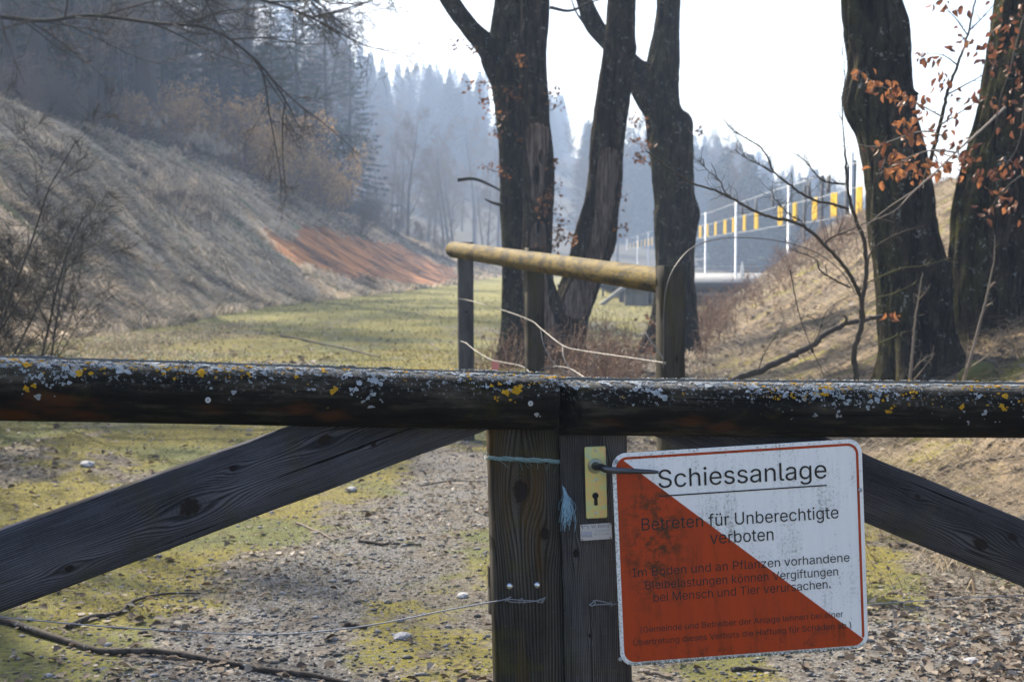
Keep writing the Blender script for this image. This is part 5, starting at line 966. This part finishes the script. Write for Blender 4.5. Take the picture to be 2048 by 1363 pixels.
# ------------------------------------------------------------------ range fence with yellow strips, and the platform
GALV = flat('grey_fence_metal', (.50,.53,.56), .5, .3, .5, .2, 30); YEL = flat('yellow_strip', (.78,.50,.02), .6, 0, .3, .25, 12); DKP = flat('dark_board', (.06,.06,.065), .8, 0, .3, .3, 8)
fx = lambda D: .042*D+7.6
rf = thing('range_fence', 'tall wire fence hung with yellow strips running away along the right bank', 'fence', (fx(60), 60, Hs(fx(60), 60)))
PD = [38.8, 50, 66, 81, 97, 112, 128, 142, 165, 197]
for D in PD:
    x = fx(D); z0 = min(Hs(x, D), .6 if 54 < D < 90 else 9)-.4; mb = MB(); mb.tube([(x, D, z0), (x, D, 4.12 if D > 40 else 4.4)], .048, 8, cap=True); part(rf, 'post', mb.mesh('post', True), GALV)
for zz in (4.08, 3.43, 2.72):
    mb = MB(); Ds = np.linspace(33, 200, 60); mb.tube([(fx(D), D, zz-.04*abs(math.sin((D-38)/15.5*math.pi))) for D in Ds], .008 if zz < 4 else .011, 4); part(rf, 'wire', mb.mesh('wire'), GALV)
SD_ = [37.9,41.3,44.9,48.6,52.2,58.9,63,67,71,75.6,79.8,84.4,89,93.5,98,103,108,113,118,123,129,135,141,148,156,165,175,186]
rng = np.random.RandomState(9)
for D in SD_:
    w = .43; V = []; n = 6
    for i_ in range(n+1):
        u = -w+2*w*i_/n; off = .04*math.sin(i_*1.3+D)
        for v in (0, .5, 1): V.append((fx(D+u)+off, D+u, 3.42-.69*v+.02*math.sin(i_+D)))
    F = np.array([[i_*3+j, i_*3+j+1, (i_+1)*3+j+1, (i_+1)*3+j] for i_ in range(n) for j in range(2)]); V = np.array(V); k2 = len(V)
    V = np.vstack([V, V+[.02,0,0]]); F = np.vstack([F, F[:, ::-1]+k2]); part(rf, 'yellow_strip', mesh_np('yellow_strip', V, F), YEL)
for D in [43.1,46.7,50.6,55,60,64.9]:
    mb = MB(); mb.box((fx(D)+.12, D-.2, 3.50), (fx(D)+.16, D+.2, 4.02)); part(rf, 'dark_board', mb.mesh('dark_board'), DKP)
for D, px_, yt in ((40.5, 1703, 322), (42, 1690, 330), (47, 1640, 352), (52, 1606, 372)):
    x = (px_-1024)/FPX*D; mb = MB(); z1 = 1.55+(515-yt)*D/FPX; mb.tube([(x, D, Hs(x, D)-.4), (x+.03, D, z1)], .065, 8, cap=True)
    solo('fence_post', mb.mesh('fence_post'), DKP, 'old dark wooden post standing %s behind the yellow-stripped fence' % {1703:'closest to the thick trunk', 1690:'second from the thick trunk', 1640:'third from the thick trunk', 1606:'farthest from the thick trunk'}[px_], 'post', 'old wooden posts behind the yellow-stripped fence')
CONC = NT('platform_concrete', .9, .2); o_ = CONC.obj(); CONC.col(CONC.ramp(CONC.m_('ADD', CONC.m_('MULTIPLY', CONC.noise(o_, .8, 6, .7), .6), CONC.m_('MULTIPLY', CONC.noise(CONC.mapv(o_, (3,3,.5)), 2, 5, .7), .4)), [(.35,(.12,.12,.12)),(.6,(.32,.31,.29))])); CONC = CONC.m
pf = thing('shooting_platform', 'raised concrete platform with dark openings and a sloping ramp at the foot of the fence', 'platform', (7, 54, -.2))
def bx(name, lo, hi, mat, par=pf): mb = MB(); mb.box(lo, hi); return part(par, name, mb.mesh(name), mat)
bx('slab', (4.1, 54, .42), (15, 86, .62), CONC); bx('back_wall', (4.3, 57, -.6), (12, 57.2, .417), DKP)
for x in (4.3, 5.1, 5.35, 5.75, 6.15, 6.55, 7.6, 8.6): bx('pillar', (x, 54.15, -.6), (x+(.28 if x in (4.3, 6.55) else .09), 54.45, .417), CONC)
bx('panel', (4.58, 54.25, -.5), (5.1, 54.33, .40), flat('pale_panel', (.30,.28,.25), .8, var=.4, vs=6)); bx('sill', (6.8, 54.12, .10), (9.4, 54.3, .22), CONC); bx('edge_beam', (4.05, 53.86, .36), (10, 53.996, .60), DKP)
mb = MB(); mb.box((0,0,0), (1.35,.5,.13), Matrix.Translation((3.35, 53.3, -.32)) @ Matrix.Rotation(R(-38), 4, 'Y')); part(pf, 'ramp', mb.mesh('ramp'), CONC)
mb = MB()
for x in np.arange(4.3, 14.5, 1.3): mb.tube([(x, 84.5, .6), (x, 84.5, 1.0)], .03, 5)
mb.box((4.2, 84.45, .98), (14.8, 84.55, 1.06)); mb.box((4.2, 84.46, .76), (14.8, 84.54, .82)); part(pf, 'parapet', mb.mesh('parapet'), CONC)
mb = MB(); mb.box((1.9, 60, .30), (4.4, 60.1, .44)); 
for x in np.arange(2.0, 4.4, .45): mb.box((x, 60.02, -.3), (x+.08, 60.09, .297))
solo('barrier', mb.mesh('barrier'), DKP, 'low dark barrier left of the concrete platform', 'barrier')
V_, F_ = tube_np([(10.75,66.5,.6),(10.75,66.5,.8),(10.75,66.5,1.05),(10.75,66.5,1.22),(10.75,66.5,1.38)], [.07,.09,.08,.045,.02], 10); solo('marker', mesh_np('marker', V_, F_, None, True), flat('white_marker', (.75,.70,.62), .6), 'small pale pear-shaped marker on the platform beside a fence post', 'marker')
# ------------------------------------------------------------------ loose ground cover
def ground_pts(n, fy, fx_, seed):
    rng = np.random.RandomState(seed); y = fy(rng, n); x = fx_(rng, y); return x, y, H(x, y), rng
def nrm_at(x, y, e=.05):
    zx = (H(x+e, y)-H(x-e, y))/(2*e); zy = (H(x, y+e)-H(x, y-e))/(2*e); n = np.stack([-zx, -zy, np.ones_like(zx)], 1); return n/np.linalg.norm(n, axis=1, keepdims=True)
def logy(a, b): return lambda rng, n: a*np.exp(rng.rand(n)*math.log(b/a))
def xw(m=.38, c=0): return lambda rng, y: rng.uniform(-m, m, len(y))*y + c
def flat_leaves(x, y, z, rng, size, tint, curl=.25):
    n = len(x); N = nrm_at(x, y); a = rng.rand(n)*6.283; t = np.stack([np.cos(a), np.sin(a), rng.normal(0, .25, n)], 1); t -= N*(t*N).sum(1, keepdims=True); t /= np.linalg.norm(t, axis=1, keepdims=True); s = np.cross(N, t)+N*rng.normal(0, .35, (n,1)); L = size[:,None]; c = np.stack([x, y, z+.004+.012*rng.rand(n)], 1); cu = rng.uniform(-.1, curl+.15, (n,1))
    V = np.stack([c-t*L*.5, c-t*L*.1+s*L*.30+N*L*cu, c+t*L*.25+s*L*.22+N*L*cu, c+t*L*.5+N*L*cu*.6, c+t*L*.25-s*L*.22+N*L*cu, c-t*L*.1-s*L*.30+N*L*cu], 1)
    F = (np.arange(n)*6)[:,None,None]+np.array([[0,5,4,3],[0,3,2,1]])[None]; return mesh_np('leaf', V.reshape(-1,3), F.reshape(-1,4), {'tint': np.repeat(tint, 6)})
LIT = tinted('leaf_litter', [(0,(.030,.020,.014)),(.3,(.075,.052,.036)),(.55,(.15,.115,.082)),(.8,(.25,.21,.165)),(1,(.34,.31,.27))], .75, .25, transl=.15)
x, y, z, rng = ground_pts(64000, logy(4.6, 30), xw(.42), 101)
g = gravel_at(x, y); ms = moss_at(x, y); keep = rng.rand(len(x)) < np.clip(.30+1.1*(fbm(x*.8, y*.5, 71, 3)-.38)*2-.3*g+.45*smooth01((x-.2*y+.5)/1.5)*(y < 14), .08, 1)*np.where(ms > .50, .30, 1)*np.where(x < .1*y-.6, .6, 1); x, y, z, g = x[keep], y[keep], z[keep], g[keep]
solo('fallen_leaves', flat_leaves(x, y, z, rng, (.018+.042*rng.rand(len(x))**2)*np.clip(y/9, 1, 2.2), np.clip(rng.beta(2, 2, len(x))+.0, 0, 1)), LIT, 'litter of dead leaves and bark flakes over the track and meadow edge', 'leaf litter', None, 'stuff'); print('leaves', len(x))
# pebbles
OCT = np.array([[1,0,0],[0,1,0],[-1,0,0],[0,-1,0],[0,0,1],[0,0,-.6],[.7,.7,.35],[-.7,.7,.35],[-.7,-.7,.35],[.7,-.7,.35]]); OF = np.array([[0,6,4],[6,1,4],[1,7,4],[7,2,4],[2,8,4],[8,3,4],[3,9,4],[9,0,4],[0,5,1],[1,5,2],[2,5,3],[3,5,0],[0,1,6],[1,2,7],[2,3,8],[3,0,9]])
x, y, z, rng = ground_pts(60000, logy(4.6, 17), xw(.42), 103); g = gravel_at(x, y); keep = rng.rand(len(x)) < .05+.55*g; x, y, z = x[keep], y[keep], z[keep]; n = len(x); print('pebbles', n)
sz = (.0045+.0075*rng.rand(n)**2.2+.012*(rng.rand(n) < .03))*np.clip(y/8, 1, 1.7); a = rng.rand(n)*6.28; ca, sa = np.cos(a), np.sin(a); ax_, ay_, az_ = sz*rng.uniform(.8,1.5,n), sz*rng.uniform(.6,1,n), sz*rng.uniform(.35,.7,n)
B = OCT[None]*(1+rng.normal(0, .12, (n,10,1))); lx = B[...,0]*ax_[:,None]; ly = B[...,1]*ay_[:,None]; V = np.stack([x[:,None]+lx*ca[:,None]-ly*sa[:,None], y[:,None]+lx*sa[:,None]+ly*ca[:,None], z[:,None]+.002+B[...,2]*az_[:,None]], -1)
F = (np.arange(n)*10)[:,None,None]+OF[None]; PEB = tinted('pebble', [(0,(.07,.065,.06)),(.5,(.17,.165,.16)),(1,(.36,.36,.37))], .85, .3, noise=60)
solo('gravel', mesh_np('gravel', V.reshape(-1,3), F.reshape(-1,3), {'tint': np.repeat(rng.rand(n), 10)}, False), PEB, 'grey gravel and small stones worn out of the track', 'gravel', None, 'stuff')
def blades(x, y, z, rng, h, w, lean, bend, tint, name='grass', dirv=None):
    n = len(x); a = rng.rand(n)*6.283; u = np.stack([np.cos(a), np.sin(a), 0*a], 1); c = np.stack([x, y, z-.01], 1); h = h[:,None]; w = w[:,None]
    d = u if dirv is None else dirv+u*.35; d = d/np.linalg.norm(d, axis=1, keepdims=True); s = np.cross(d, [0,0,1.0]); s /= np.linalg.norm(s, axis=1, keepdims=True)+1e-9; s = s*.6+rng.normal(0, .4, (n,3)); up = np.array([0,0,1.0])
    l1 = c+up*h*.5*(1-lean[:,None]*.4)+d*h*lean[:,None]*.35; l2 = c+up*h*(.8-bend[:,None])+d*h*(lean[:,None]+.15)
    V = np.stack([c-s*w, c+s*w, l1+s*w*.8, l1-s*w*.8, l2], 1); i5 = (np.arange(n)*5)[:,None]; Fq = i5+np.array([[0,1,2,3]]); Ft = i5+np.array([[3,2,4]]); return mesh_np(name, V.reshape(-1,3), [Fq, Ft], {'tint': np.repeat(tint, 5)})
MOSS = tinted('moss', [(0,(.06,.062,.010)),(.5,(.17,.150,.016)),(1,(.31,.255,.030))], .9, .15); GRN = tinted('green_grass', [(0,(.045,.060,.012)),(.5,(.125,.125,.030)),(1,(.27,.24,.09))], .8, .2, transl=.3); STR = tinted('dry_grass', [(0,(.075,.062,.048)),(.35,(.17,.14,.10)),(.7,(.29,.23,.155)),(1,(.42,.345,.245))], .85, .15, transl=.25); GRS = tinted('grey_dry_grass', [(0,(.09,.075,.05)),(.35,(.25,.205,.14)),(.7,(.48,.385,.265)),(1,(.64,.52,.37))], .85, .15, transl=.2)
# moss cushions as short dense blades
x, y, z, rng = ground_pts(190000, logy(4.5, 24), xw(.42), 105); ms = moss_at(x, y)+.12*(fbm(x*4, y*4, 77, 3)-.5); ms = ms+.28*(fbm(x*9, y*9, 78, 3)-.5); keep = (ms > .44) & (rng.rand(len(x)) < np.clip((ms-.43)*7, 0, 1)); x, y, z = x[keep], y[keep], z[keep]; n = len(x); print('moss', n); fac = np.clip(y/7, 1, 3)
solo('moss', blades(x, y, z, rng, .010*fac*rng.uniform(.5,1.5,n)+.004, .0028*fac, np.full(n,.5), np.full(n,.1), np.clip(rng.normal(.5,.25,n),0,1), 'moss'), MOSS, 'yellow-green moss spread in patches over the track', 'moss', None, 'stuff')
# meadow grass, thin near, greener far
x, y, z, rng = ground_pts(95000, logy(6, 75), xw(.40), 107); fl, fr, cl, cr = frac(x, y); keep = (fl < .04) & (fr < .05) & (rng.rand(len(x)) < np.clip((fbm(x*.5, y*.35, 81, 3)-.40)*4+.35*smooth01((y-16)/20), 0, 1)); x, y, z = x[keep], y[keep], z[keep]; n = len(x); fac = np.clip(y/11, .8, 5); print('grass', n)
solo('grass', blades(x, y, z, rng, .035*np.minimum(fac,2.6)*rng.uniform(.4,1.5,n)+.01, .0022*fac, rng.uniform(.1,.9,n), rng.uniform(0,.4,n), np.clip(rng.normal(.5,.28,n),0,1)), GRN, 'short green and yellowed meadow grass', 'grass', None, 'stuff')
x, y, z, rng = ground_pts(60000, logy(6, 75), xw(.40), 108); fl, fr, cl, cr = frac(x, y); keep = (fl < .1) & (fr < .1) & (rng.rand(len(x)) < np.clip((fbm(x*.4+9, y*.25, 83, 3)-.42)*4, 0, 1)); x, y, z = x[keep], y[keep], z[keep]; n = len(x); fac = np.clip(y/11, .8, 5)
solo('dry_grass', blades(x, y, z, rng, .045*np.minimum(fac,2.6)*rng.uniform(.4,1.5,n)+.01, .0020*fac, rng.uniform(.3,1,n), rng.uniform(.1,.6,n), rng.rand(n), 'dry_grass'), STR, 'dead straw grass lying through the meadow', 'grass', None, 'stuff')
# left bank: long matted grass combed downhill
def bank_grass(nraw, seed, side, y0, y1, h0, wk, mat, label, dens, name='dry_grass', upright=0.0):
    rng = np.random.RandomState(seed); y = y0*np.exp(rng.rand(nraw)*math.log(y1/y0)); t = rng.rand(nraw)*1.12-.06
    h0 = h0; 
    if side < 0: a, b = np.interp(y, *LT), np.interp(y, *LC)
    else: a, b = np.interp(y, *RT), np.interp(y, *RC)
    x = a+(b-a)*t; keep = (np.abs(x) < y*.44+1.5) & (rng.rand(nraw) < dens(x, y, t)); x, y, t = x[keep], y[keep], t[keep]; n = len(x); z = H(x, y)
    N = nrm_at(x, y, .25); dn = np.stack([N[:,0], N[:,1], np.zeros(n)], 1)+1e-5; gl = np.linalg.norm(dn, axis=1, keepdims=True); dn = dn/gl; dn[:,1] -= .25*side*-1; down = dn.copy(); down[:,2] = -gl[:,0]*.9*(1-upright); fac = np.clip(y*wk, .0025, .03)
    c = np.stack([x, y, z-.02], 1); h = (h0*rng.uniform(.45,1.3,n))[:,None]*(1+.6*(fbm(y*.8, x*.3, seed, 2)[:,None]-.5)); d = down+rng.normal(0, .28, (n,3)); s = np.cross(d, N); s /= np.linalg.norm(s, axis=1, keepdims=True); w = fac[:,None]
    l1 = c+N*h*(.34+.3*upright)+d*h*.35*(1-upright*.6); l2 = c+N*h*(.10+.85*upright)+d*h*(.95-.6*upright)
    V = np.stack([c-s*w, c+s*w, l1+s*w*.8, l1-s*w*.8, l2], 1); i5 = (np.arange(n)*5)[:,None]; tint = np.clip(.5+(fbm(y*1.1, x*.22, seed+3, 3)-.5)*3.4+rng.normal(0,.20,n), 0, 1)
    print(label, n); return solo(name, mesh_np(name, V.reshape(-1,3), [i5+np.array([[0,1,2,3]]), i5+np.array([[3,2,4]])], {'tint': np.repeat(tint, 5)}), mat, label, 'grass', None, 'stuff')
def notorange(x, y): return 1-.97*in_poly(x+(fbm(x*1.5,y*.8,91)-.5)*.8, y+(fbm(x*.8,y*.5,93)-.5)*3, ORANGE)
bank_grass(120000, 111, -1, 17, 135, .55, .00032, GRS, 'long grey-brown dead grass combed down the left bank', lambda x, y, t: np.clip(.35+1.6*(fbm(y*.5, x*.12, 95, 3)-.35), .1, 1)*notorange(x, y))
bank_grass(26000, 113, -1, 17, 120, .32, .00034, GRN, 'green grass tufts showing through the left bank', lambda x, y, t: (fbm(y*.35, x*.2, 97, 3) > .56)*.8*notorange(x, y)*(t > .12), 'grass')
bank_grass(95000, 115, 1, 7, 62, .27, .00036, STR, 'straw-coloured dead grass matted over the sunny right bank', lambda x, y, t: np.clip(.4+1.4*(fbm(y*.7, x*.7, 96, 3)-.35), .1, 1))
bank_grass(14000, 117, 1, 6.5, 50, .09, .0004, MOSS, 'moss patches on the right bank', lambda x, y, t: (fbm(y*.6, x*.7, 98, 3) > .57)*.9, 'moss', .4)
# tussocks standing proud of the matted bank
def tussock(seed):
    r_ = np.random.RandomState(seed); n = 420; a = r_.rand(n)*6.283; q_ = r_.rand(n)**.5*.22; return blades(np.cos(a)*q_, np.sin(a)*q_, np.zeros(n), r_, r_.uniform(.25,.6,n), np.full(n,.009), r_.uniform(.3,1.2,n), r_.uniform(.2,.7,n), r_.rand(n), 'tussock', np.stack([np.cos(a), np.sin(a), 0*a], 1)+np.array([.8,0,0]))
TU = [tussock(s) for s in (1,2,3)]
for t_ in TU: t_.materials.append(GRS)
rng = np.random.RandomState(77); k_ = 0
while k_ < 90:
    y = 24*np.exp(rng.rand()*math.log(4.6)); a, b = np.interp(y, *LT), np.interp(y, *LC); x = a+(b-a)*rng.uniform(.02, .95)
    if abs(x)/y > .40 or in_poly(np.array([x]), np.array([y]), ORANGE)[0]: k_ += .2; continue
    o = bpy.data.objects.new('grass_tussock', TU[int(k_) % 3]); scn.collection.objects.link(o); o.location = (x, y, Hs(x, y)-.05); s = rng.uniform(.8, 1.9); o.scale = (s, s*1.2, s*.8); o.rotation_euler = (0, .5, rng.uniform(-.5,.5)); tag(o, 'dead grass tussock slumping down the left bank', 'grass tussock', 'tussocks on the left bank'); k_ += 1
# litter and tall straw at the foot of the right bank, just beyond the gate
x, y, z, rng = ground_pts(26000, logy(5.5, 14), lambda r_, y: r_.uniform(.5, 5.2, len(y)), 119); keep = rng.rand(len(x)) < np.clip((fbm(x*1.3, y*1.1, 99, 3)-.45)*5+.15, 0, 1)*smooth01((y-6.2)/1.5); x, y, z = x[keep], y[keep], z[keep]; n = len(x)
dv = np.stack([-np.ones(n)*.8, -.6*np.ones(n), np.zeros(n)], 1); solo('dry_grass', blades(x, y, z, rng, .20*rng.uniform(.4,1.3,n), np.full(n,.0026), rng.uniform(.5,1.2,n), rng.uniform(.3,.75,n), rng.rand(n), 'dry_grass', dv), STR, 'tufts of pale dead grass behind the right gate leaf', 'grass', None, 'stuff')
# left verge dry grass D 14-28
x, y, z, rng = ground_pts(40000, logy(13, 34), lambda r_, y: -r_.uniform(.17, .42, len(y))*y, 121); keep = rng.rand(len(x)) < np.clip((fbm(x*.6, y*.5, 100, 3)-.40)*4, 0, 1)*smooth01((-x-3.6)/1.5); x, y, z = x[keep], y[keep], z[keep]; n = len(x)
solo('dry_grass', blades(x, y, z, rng, .16*rng.uniform(.4,1.3,n), np.full(n,.006), rng.uniform(.3,1.1,n), rng.uniform(.2,.6,n), rng.rand(n), 'dry_grass'), GRS, 'pale dead grass along the left edge of the meadow', 'grass', None, 'stuff')
# reddish dead weeds round the middle trees and the near post
rng = np.random.RandomState(131); mb = MB(); A = []; B = []; lb = MB(); Lc = []
for q in range(420):
    px = rng.choice([rng.normal(1225, 45), rng.normal(1000, 25), rng.normal(1140, 40), rng.uniform(1390, 1470)], p=[.5,.15,.2,.15]); D = rng.uniform(13, 20) if px < 1390 else rng.uniform(20, 34); x = (px-1024)/FPX*D; z = Hs(x, D); hh = rng.uniform(.25, .75); p0_ = np.array([x, D, z]); p1_ = p0_+[rng.normal(0,.10), rng.normal(0,.1), hh]
    A.append(p0_); B.append(p1_)
    for r_ in range(5): s = rng.uniform(.3, 1); c = p0_+(p1_-p0_)*s; e = c+unit(rng.normal(0, 1, 3)+[0,0,.9])*hh*.28; A.append(c); B.append(e); Lc.append(e)
sticks(mb, A, B, .0042, .0022, rng.rand(len(A)), .07, rng); leaves(mb, np.array(Lc), .028, rng, .2)
WEED = tinted('dead_weed', [(0,(.09,.045,.028)),(.5,(.20,.115,.075)),(1,(.36,.26,.18))], .85, .2); solo('dead_weeds', mb.mesh('dead_weeds'), WEED, 'reddish dead weed stalks between the middle trees and the fence posts', 'weeds', None, 'stuff')
rng = np.random.RandomState(133); mb = MB(); A = []; B = []; Lc = []
while len(A) < 3600:
    px = 1400+330*rng.rand()**1.3; py = np.interp(px, [1400,1480,1560,1640,1730], [640,585,525,478,436])+abs(rng.normal(0, 38)); h_ = hit(px, py)
    if h_ is None or not 9 < h_[1] < 62: continue
    hh = rng.uniform(.15, .6)*(1.5 if rng.rand() < .12 else 1); p0_ = h_-np.array([0,0,.03]); p1_ = p0_+np.array([rng.normal(-.06,.12), rng.normal(0,.1), hh]); A.append(p0_); B.append(p1_)
    for r_ in range(5): s = rng.uniform(.3, 1); c = p0_+(p1_-p0_)*s; e = c+unit(rng.normal(0, 1, 3)+[0,0,.7])*hh*.3; A.append(c); B.append(e); Lc.append(e)
sticks(mb, A, B, .0055, .003, rng.rand(len(A)), .07, rng); leaves(mb, np.array(Lc), .035, rng, .2)
solo('dead_weeds', mb.mesh('dead_weeds'), WEED, 'reddish dead stalks and brambles along the edge of the right bank', 'weeds', None, 'stuff')
# pale seed-headed goldenrod on the left bank
def goldenrod(seed):
    rng = np.random.RandomState(seed); mb = MB(); A = []; B = []; C = []
    for q in range(16):
        b = np.array([rng.normal(0,.35), rng.normal(0,.35), 0]); t = b+[rng.normal(0,.15), rng.normal(0,.15), rng.uniform(.7,1.25)]; A.append(b); B.append(t); C += [t+rng.normal(0,.045,3)*[1,1,1.6] for _ in range(40)]
    sticks(mb, A, B, .008, .005, .25, .05, rng); leaves(mb, np.array(C), .06, rng, -.1, tint=.6+.4*rng.rand(len(C))); return mb.mesh('dead_goldenrod')
GR = [goldenrod(s) for s in (1,2,3)]; GOLD = tinted('seed_fluff', [(0,(.10,.075,.05)),(.5,(.26,.20,.14)),(1,(.58,.50,.40))], .9, .1, transl=.3)
for g in GR: g.materials.append(GOLD)
rng = np.random.RandomState(5)
for q in range(64):
    if q < 46: u = rng.rand(); px, py = 265+u*200+rng.normal(0,12), 245+u*100+rng.normal(0,14)
    else: px, py = rng.normal(375, 35), rng.normal(400, 28)
    h_ = hit(px, py)
    if h_ is None or h_[1] > 110: continue
    o = bpy.data.objects.new('dead_goldenrod', GR[q % 3]); scn.collection.objects.link(o); o.location = h_; o.rotation_euler = (0, 0, q); s = rng.uniform(.7, 1.25); o.scale = (s, s, s)
    tag(o, 'dead goldenrod with pale fluffy seed heads ' + ('low down on the open left bank' if q >= 46 else 'along the left bank crest'), 'plant', 'dead goldenrod low on the left bank' if q >= 46 else 'dead goldenrod along the left bank crest')
# sticks on the ground
def gstick(pts, r, label, mat=SAPB, cat='branch', r1=.35, sub=()):
    def w(path, off): return [np.array([*hit(*p)[:2], hit(*p)[2]+off]) for p in path]
    mb = MB(); rng = np.random.RandomState(abs(int(pts[0][0]))); c = curve3(w(pts, r*.9), 60); c[:,2] += (fbm(np.linspace(0,6,60), np.zeros(60), 3, 2)-.5)*r*1.2; rad = np.linspace(r, r*r1, 60)*(1+.22*(fbm(np.linspace(0,22,60), np.ones(60), 5, 2)-.5)); mb.tube(c, rad, 10, tint=.35, cap=True)
    for sp_, sr in sub: mb.tube(curve3(w(sp_, r), 14), np.linspace(sr, sr*.4, 14), 6, tint=.3, cap=True)
    return recentre(solo('fallen_branch' if cat == 'branch' else 'stick', mb.mesh('branch', True), mat, label, cat))
SB = NT('lichened_stick', .85, .2); o_ = SB.obj(); v = SB.noise(SB.mapv(o_, (6,6,6)), 3, 6, .75); c = SB.ramp(v, [(.35,(.020,.016,.014)),(.55,(.060,.050,.042)),(.72,(.13,.11,.095))]); c = SB.mix(SB.step(SB.noise(o_, 38, 4, .7), .62, .68), c, (.30,.33,.33)); SB.col(c); SB.nrm(SB.bump(v, .6, .006)); SB = SB.m
gstick([(-60,1228),(0,1244),(80,1272),(150,1292),(210,1308),(300,1310),(370,1318),(450,1330),(540,1346),(620,1356),(700,1375)], .0155, 'long lichen-spotted branch lying across the bottom left', SB, r1=.62)
gstick([(135,1258),(185,1238),(240,1228),(270,1206),(320,1192),(400,1190)], .0125, 'shorter crooked branch lying above the long one at bottom left', SB, sub=(([(262,1212),(268,1200)], .006),))
gstick([(592,1047),(620,1058),(650,1072),(672,1086)], .008, 'thin pale stick on gravel beside the left board', PALET, 'stick')
gstick([(718,1084),(760,1090),(800,1090),(842,1092)], .010, 'dark broken stick on the gravel left of the stile', SB, 'stick', .6)
gstick([(738,1116),(765,1122),(800,1124)], .005, 'very thin pale twig below the dark stick on the gravel', PALET, 'stick', sub=(([(780,1122),(796,1132)], .004),))
gstick([(690,1252),(712,1254),(732,1258)], .010, 'short chunk of dark stick under the sagging wire', SB, 'stick', .8)
gstick([(1878,946),(1920,934),(1970,925),(2060,915)], .020, 'dark branch lying in dead grass right of the sign', SB, sub=(([(1880,944),(1872,955)], .010),))
gstick([(1800,1092),(1830,1098),(1870,1112)], .014, 'half-buried dark stick under the right board', SB, 'stick', .6)
gstick([(1290,1346),(1310,1350),(1345,1358)], .009, 'pale stick end on bare earth below the sign', PALET, 'stick', .5)
gstick([(1462,1342),(1500,1340),(1550,1345)], .009, 'dark stick under the lower sign edge', SB, 'stick', .6)
gstick([(560,672),(640,688),(720,706),(760,716)], .022, 'thin dead branch lying on the mossy meadow', SB, r1=.4)
gstick([(840,972),(900,962),(972,964)], .006, 'pale twig in leaf litter just left of the stile', PALET, 'stick', .5)
# bigger stones
rng = np.random.RandomState(8)
for (px, py, r, lb) in [(175,932,.06,'pale rounded stone in moss left of centre'),(702,982,.045,'flat pale stone in gravel below the left board'),(925,1193,.03,'grey flat stone beside the left stile edge'),(1942,1325,.03,'whitish pebble at bottom right'),(1880,1283,.022,'small white pebble near the lower sign corner'),(805,1275,.035,'flat grey stone at the bottom of the track')]:
    h_ = hit(px, py); me = bpy.data.meshes.new('stone'); import bmesh; bm = bmesh.new(); bmesh.ops.create_icosphere(bm, subdivisions=2, radius=1)
    for v in bm.verts: v.co = Vector((v.co.x*r*1.25, v.co.y*r*.9, v.co.z*r*.5))*(1+.25*(mnoise.noise(v.co*1.7+Vector((px,0,0)))))
    bm.to_mesh(me); bm.free(); o = solo('stone', me, flat('stone_%d' % px if False else 'pale_stone', (.34,.34,.35), .85, var=.5, vs=30), lb, 'stone'); o.location = (h_[0], h_[1], h_[2]+r*.2); o.rotation_euler = (0,0,px)
# small litter by the forked trunk
h_ = hit(1412, 672); me = bpy.data.meshes.new('litter'); bm = bmesh.new(); bmesh.ops.create_icosphere(bm, subdivisions=2, radius=.07)
for v in bm.verts: v.co = Vector((v.co.x*1.3, v.co.y, v.co.z*.6))*(1+.4*mnoise.noise(v.co*22))
bm.to_mesh(me); bm.free(); o = solo('plastic_scrap', me, flat('pale_plastic', (.55,.68,.66), .5), 'crumpled pale scrap on the bank right of the forked trunk', 'scrap'); o.location = (h_[0], h_[1], h_[2]+.03)
# mossy stump between the thick trunks
h_ = P(1958, 775, 11.2); me = bpy.data.meshes.new('stump'); bm = bmesh.new(); bmesh.ops.create_icosphere(bm, subdivisions=3, radius=.16)
for v in bm.verts: v.co = v.co*(1+.3*mnoise.noise(v.co*9))
bm.to_mesh(me); bm.free(); o = solo('mossy_stone', me, flat('moss_cover', (.10,.10,.02), .95, var=.8, vs=30), 'round moss-covered stone at the foot of the rightmost trunk', 'stone'); o.location = (h_[0], h_[1], Hs(h_[0], h_[1])+.02)
# ------------------------------------------------------------------ haze
hm = bpy.data.materials.new('haze'); hm.use_nodes = True; t_ = hm.node_tree; t_.nodes.clear(); out = t_.nodes.new('ShaderNodeOutputMaterial'); pv = t_.nodes.new('ShaderNodeVolumePrincipled'); t_.links.new(pv.outputs[0], out.inputs[1])
pv.inputs['Color'].default_value = (.56, .72, 1.0, 1); pv.inputs['Density'].default_value = .0017; pv.inputs['Anisotropy'].default_value = .1
me = bpy.data.meshes.new('haze'); bm = bmesh.new(); bmesh.ops.create_cube(bm, size=1)
for v in bm.verts: v.co = Vector((v.co.x*540, v.co.y*600+230, v.co.z*92+44))
bm.to_mesh(me); bm.free(); tag(obj('haze', me, hm), None, None, None, 'stuff')
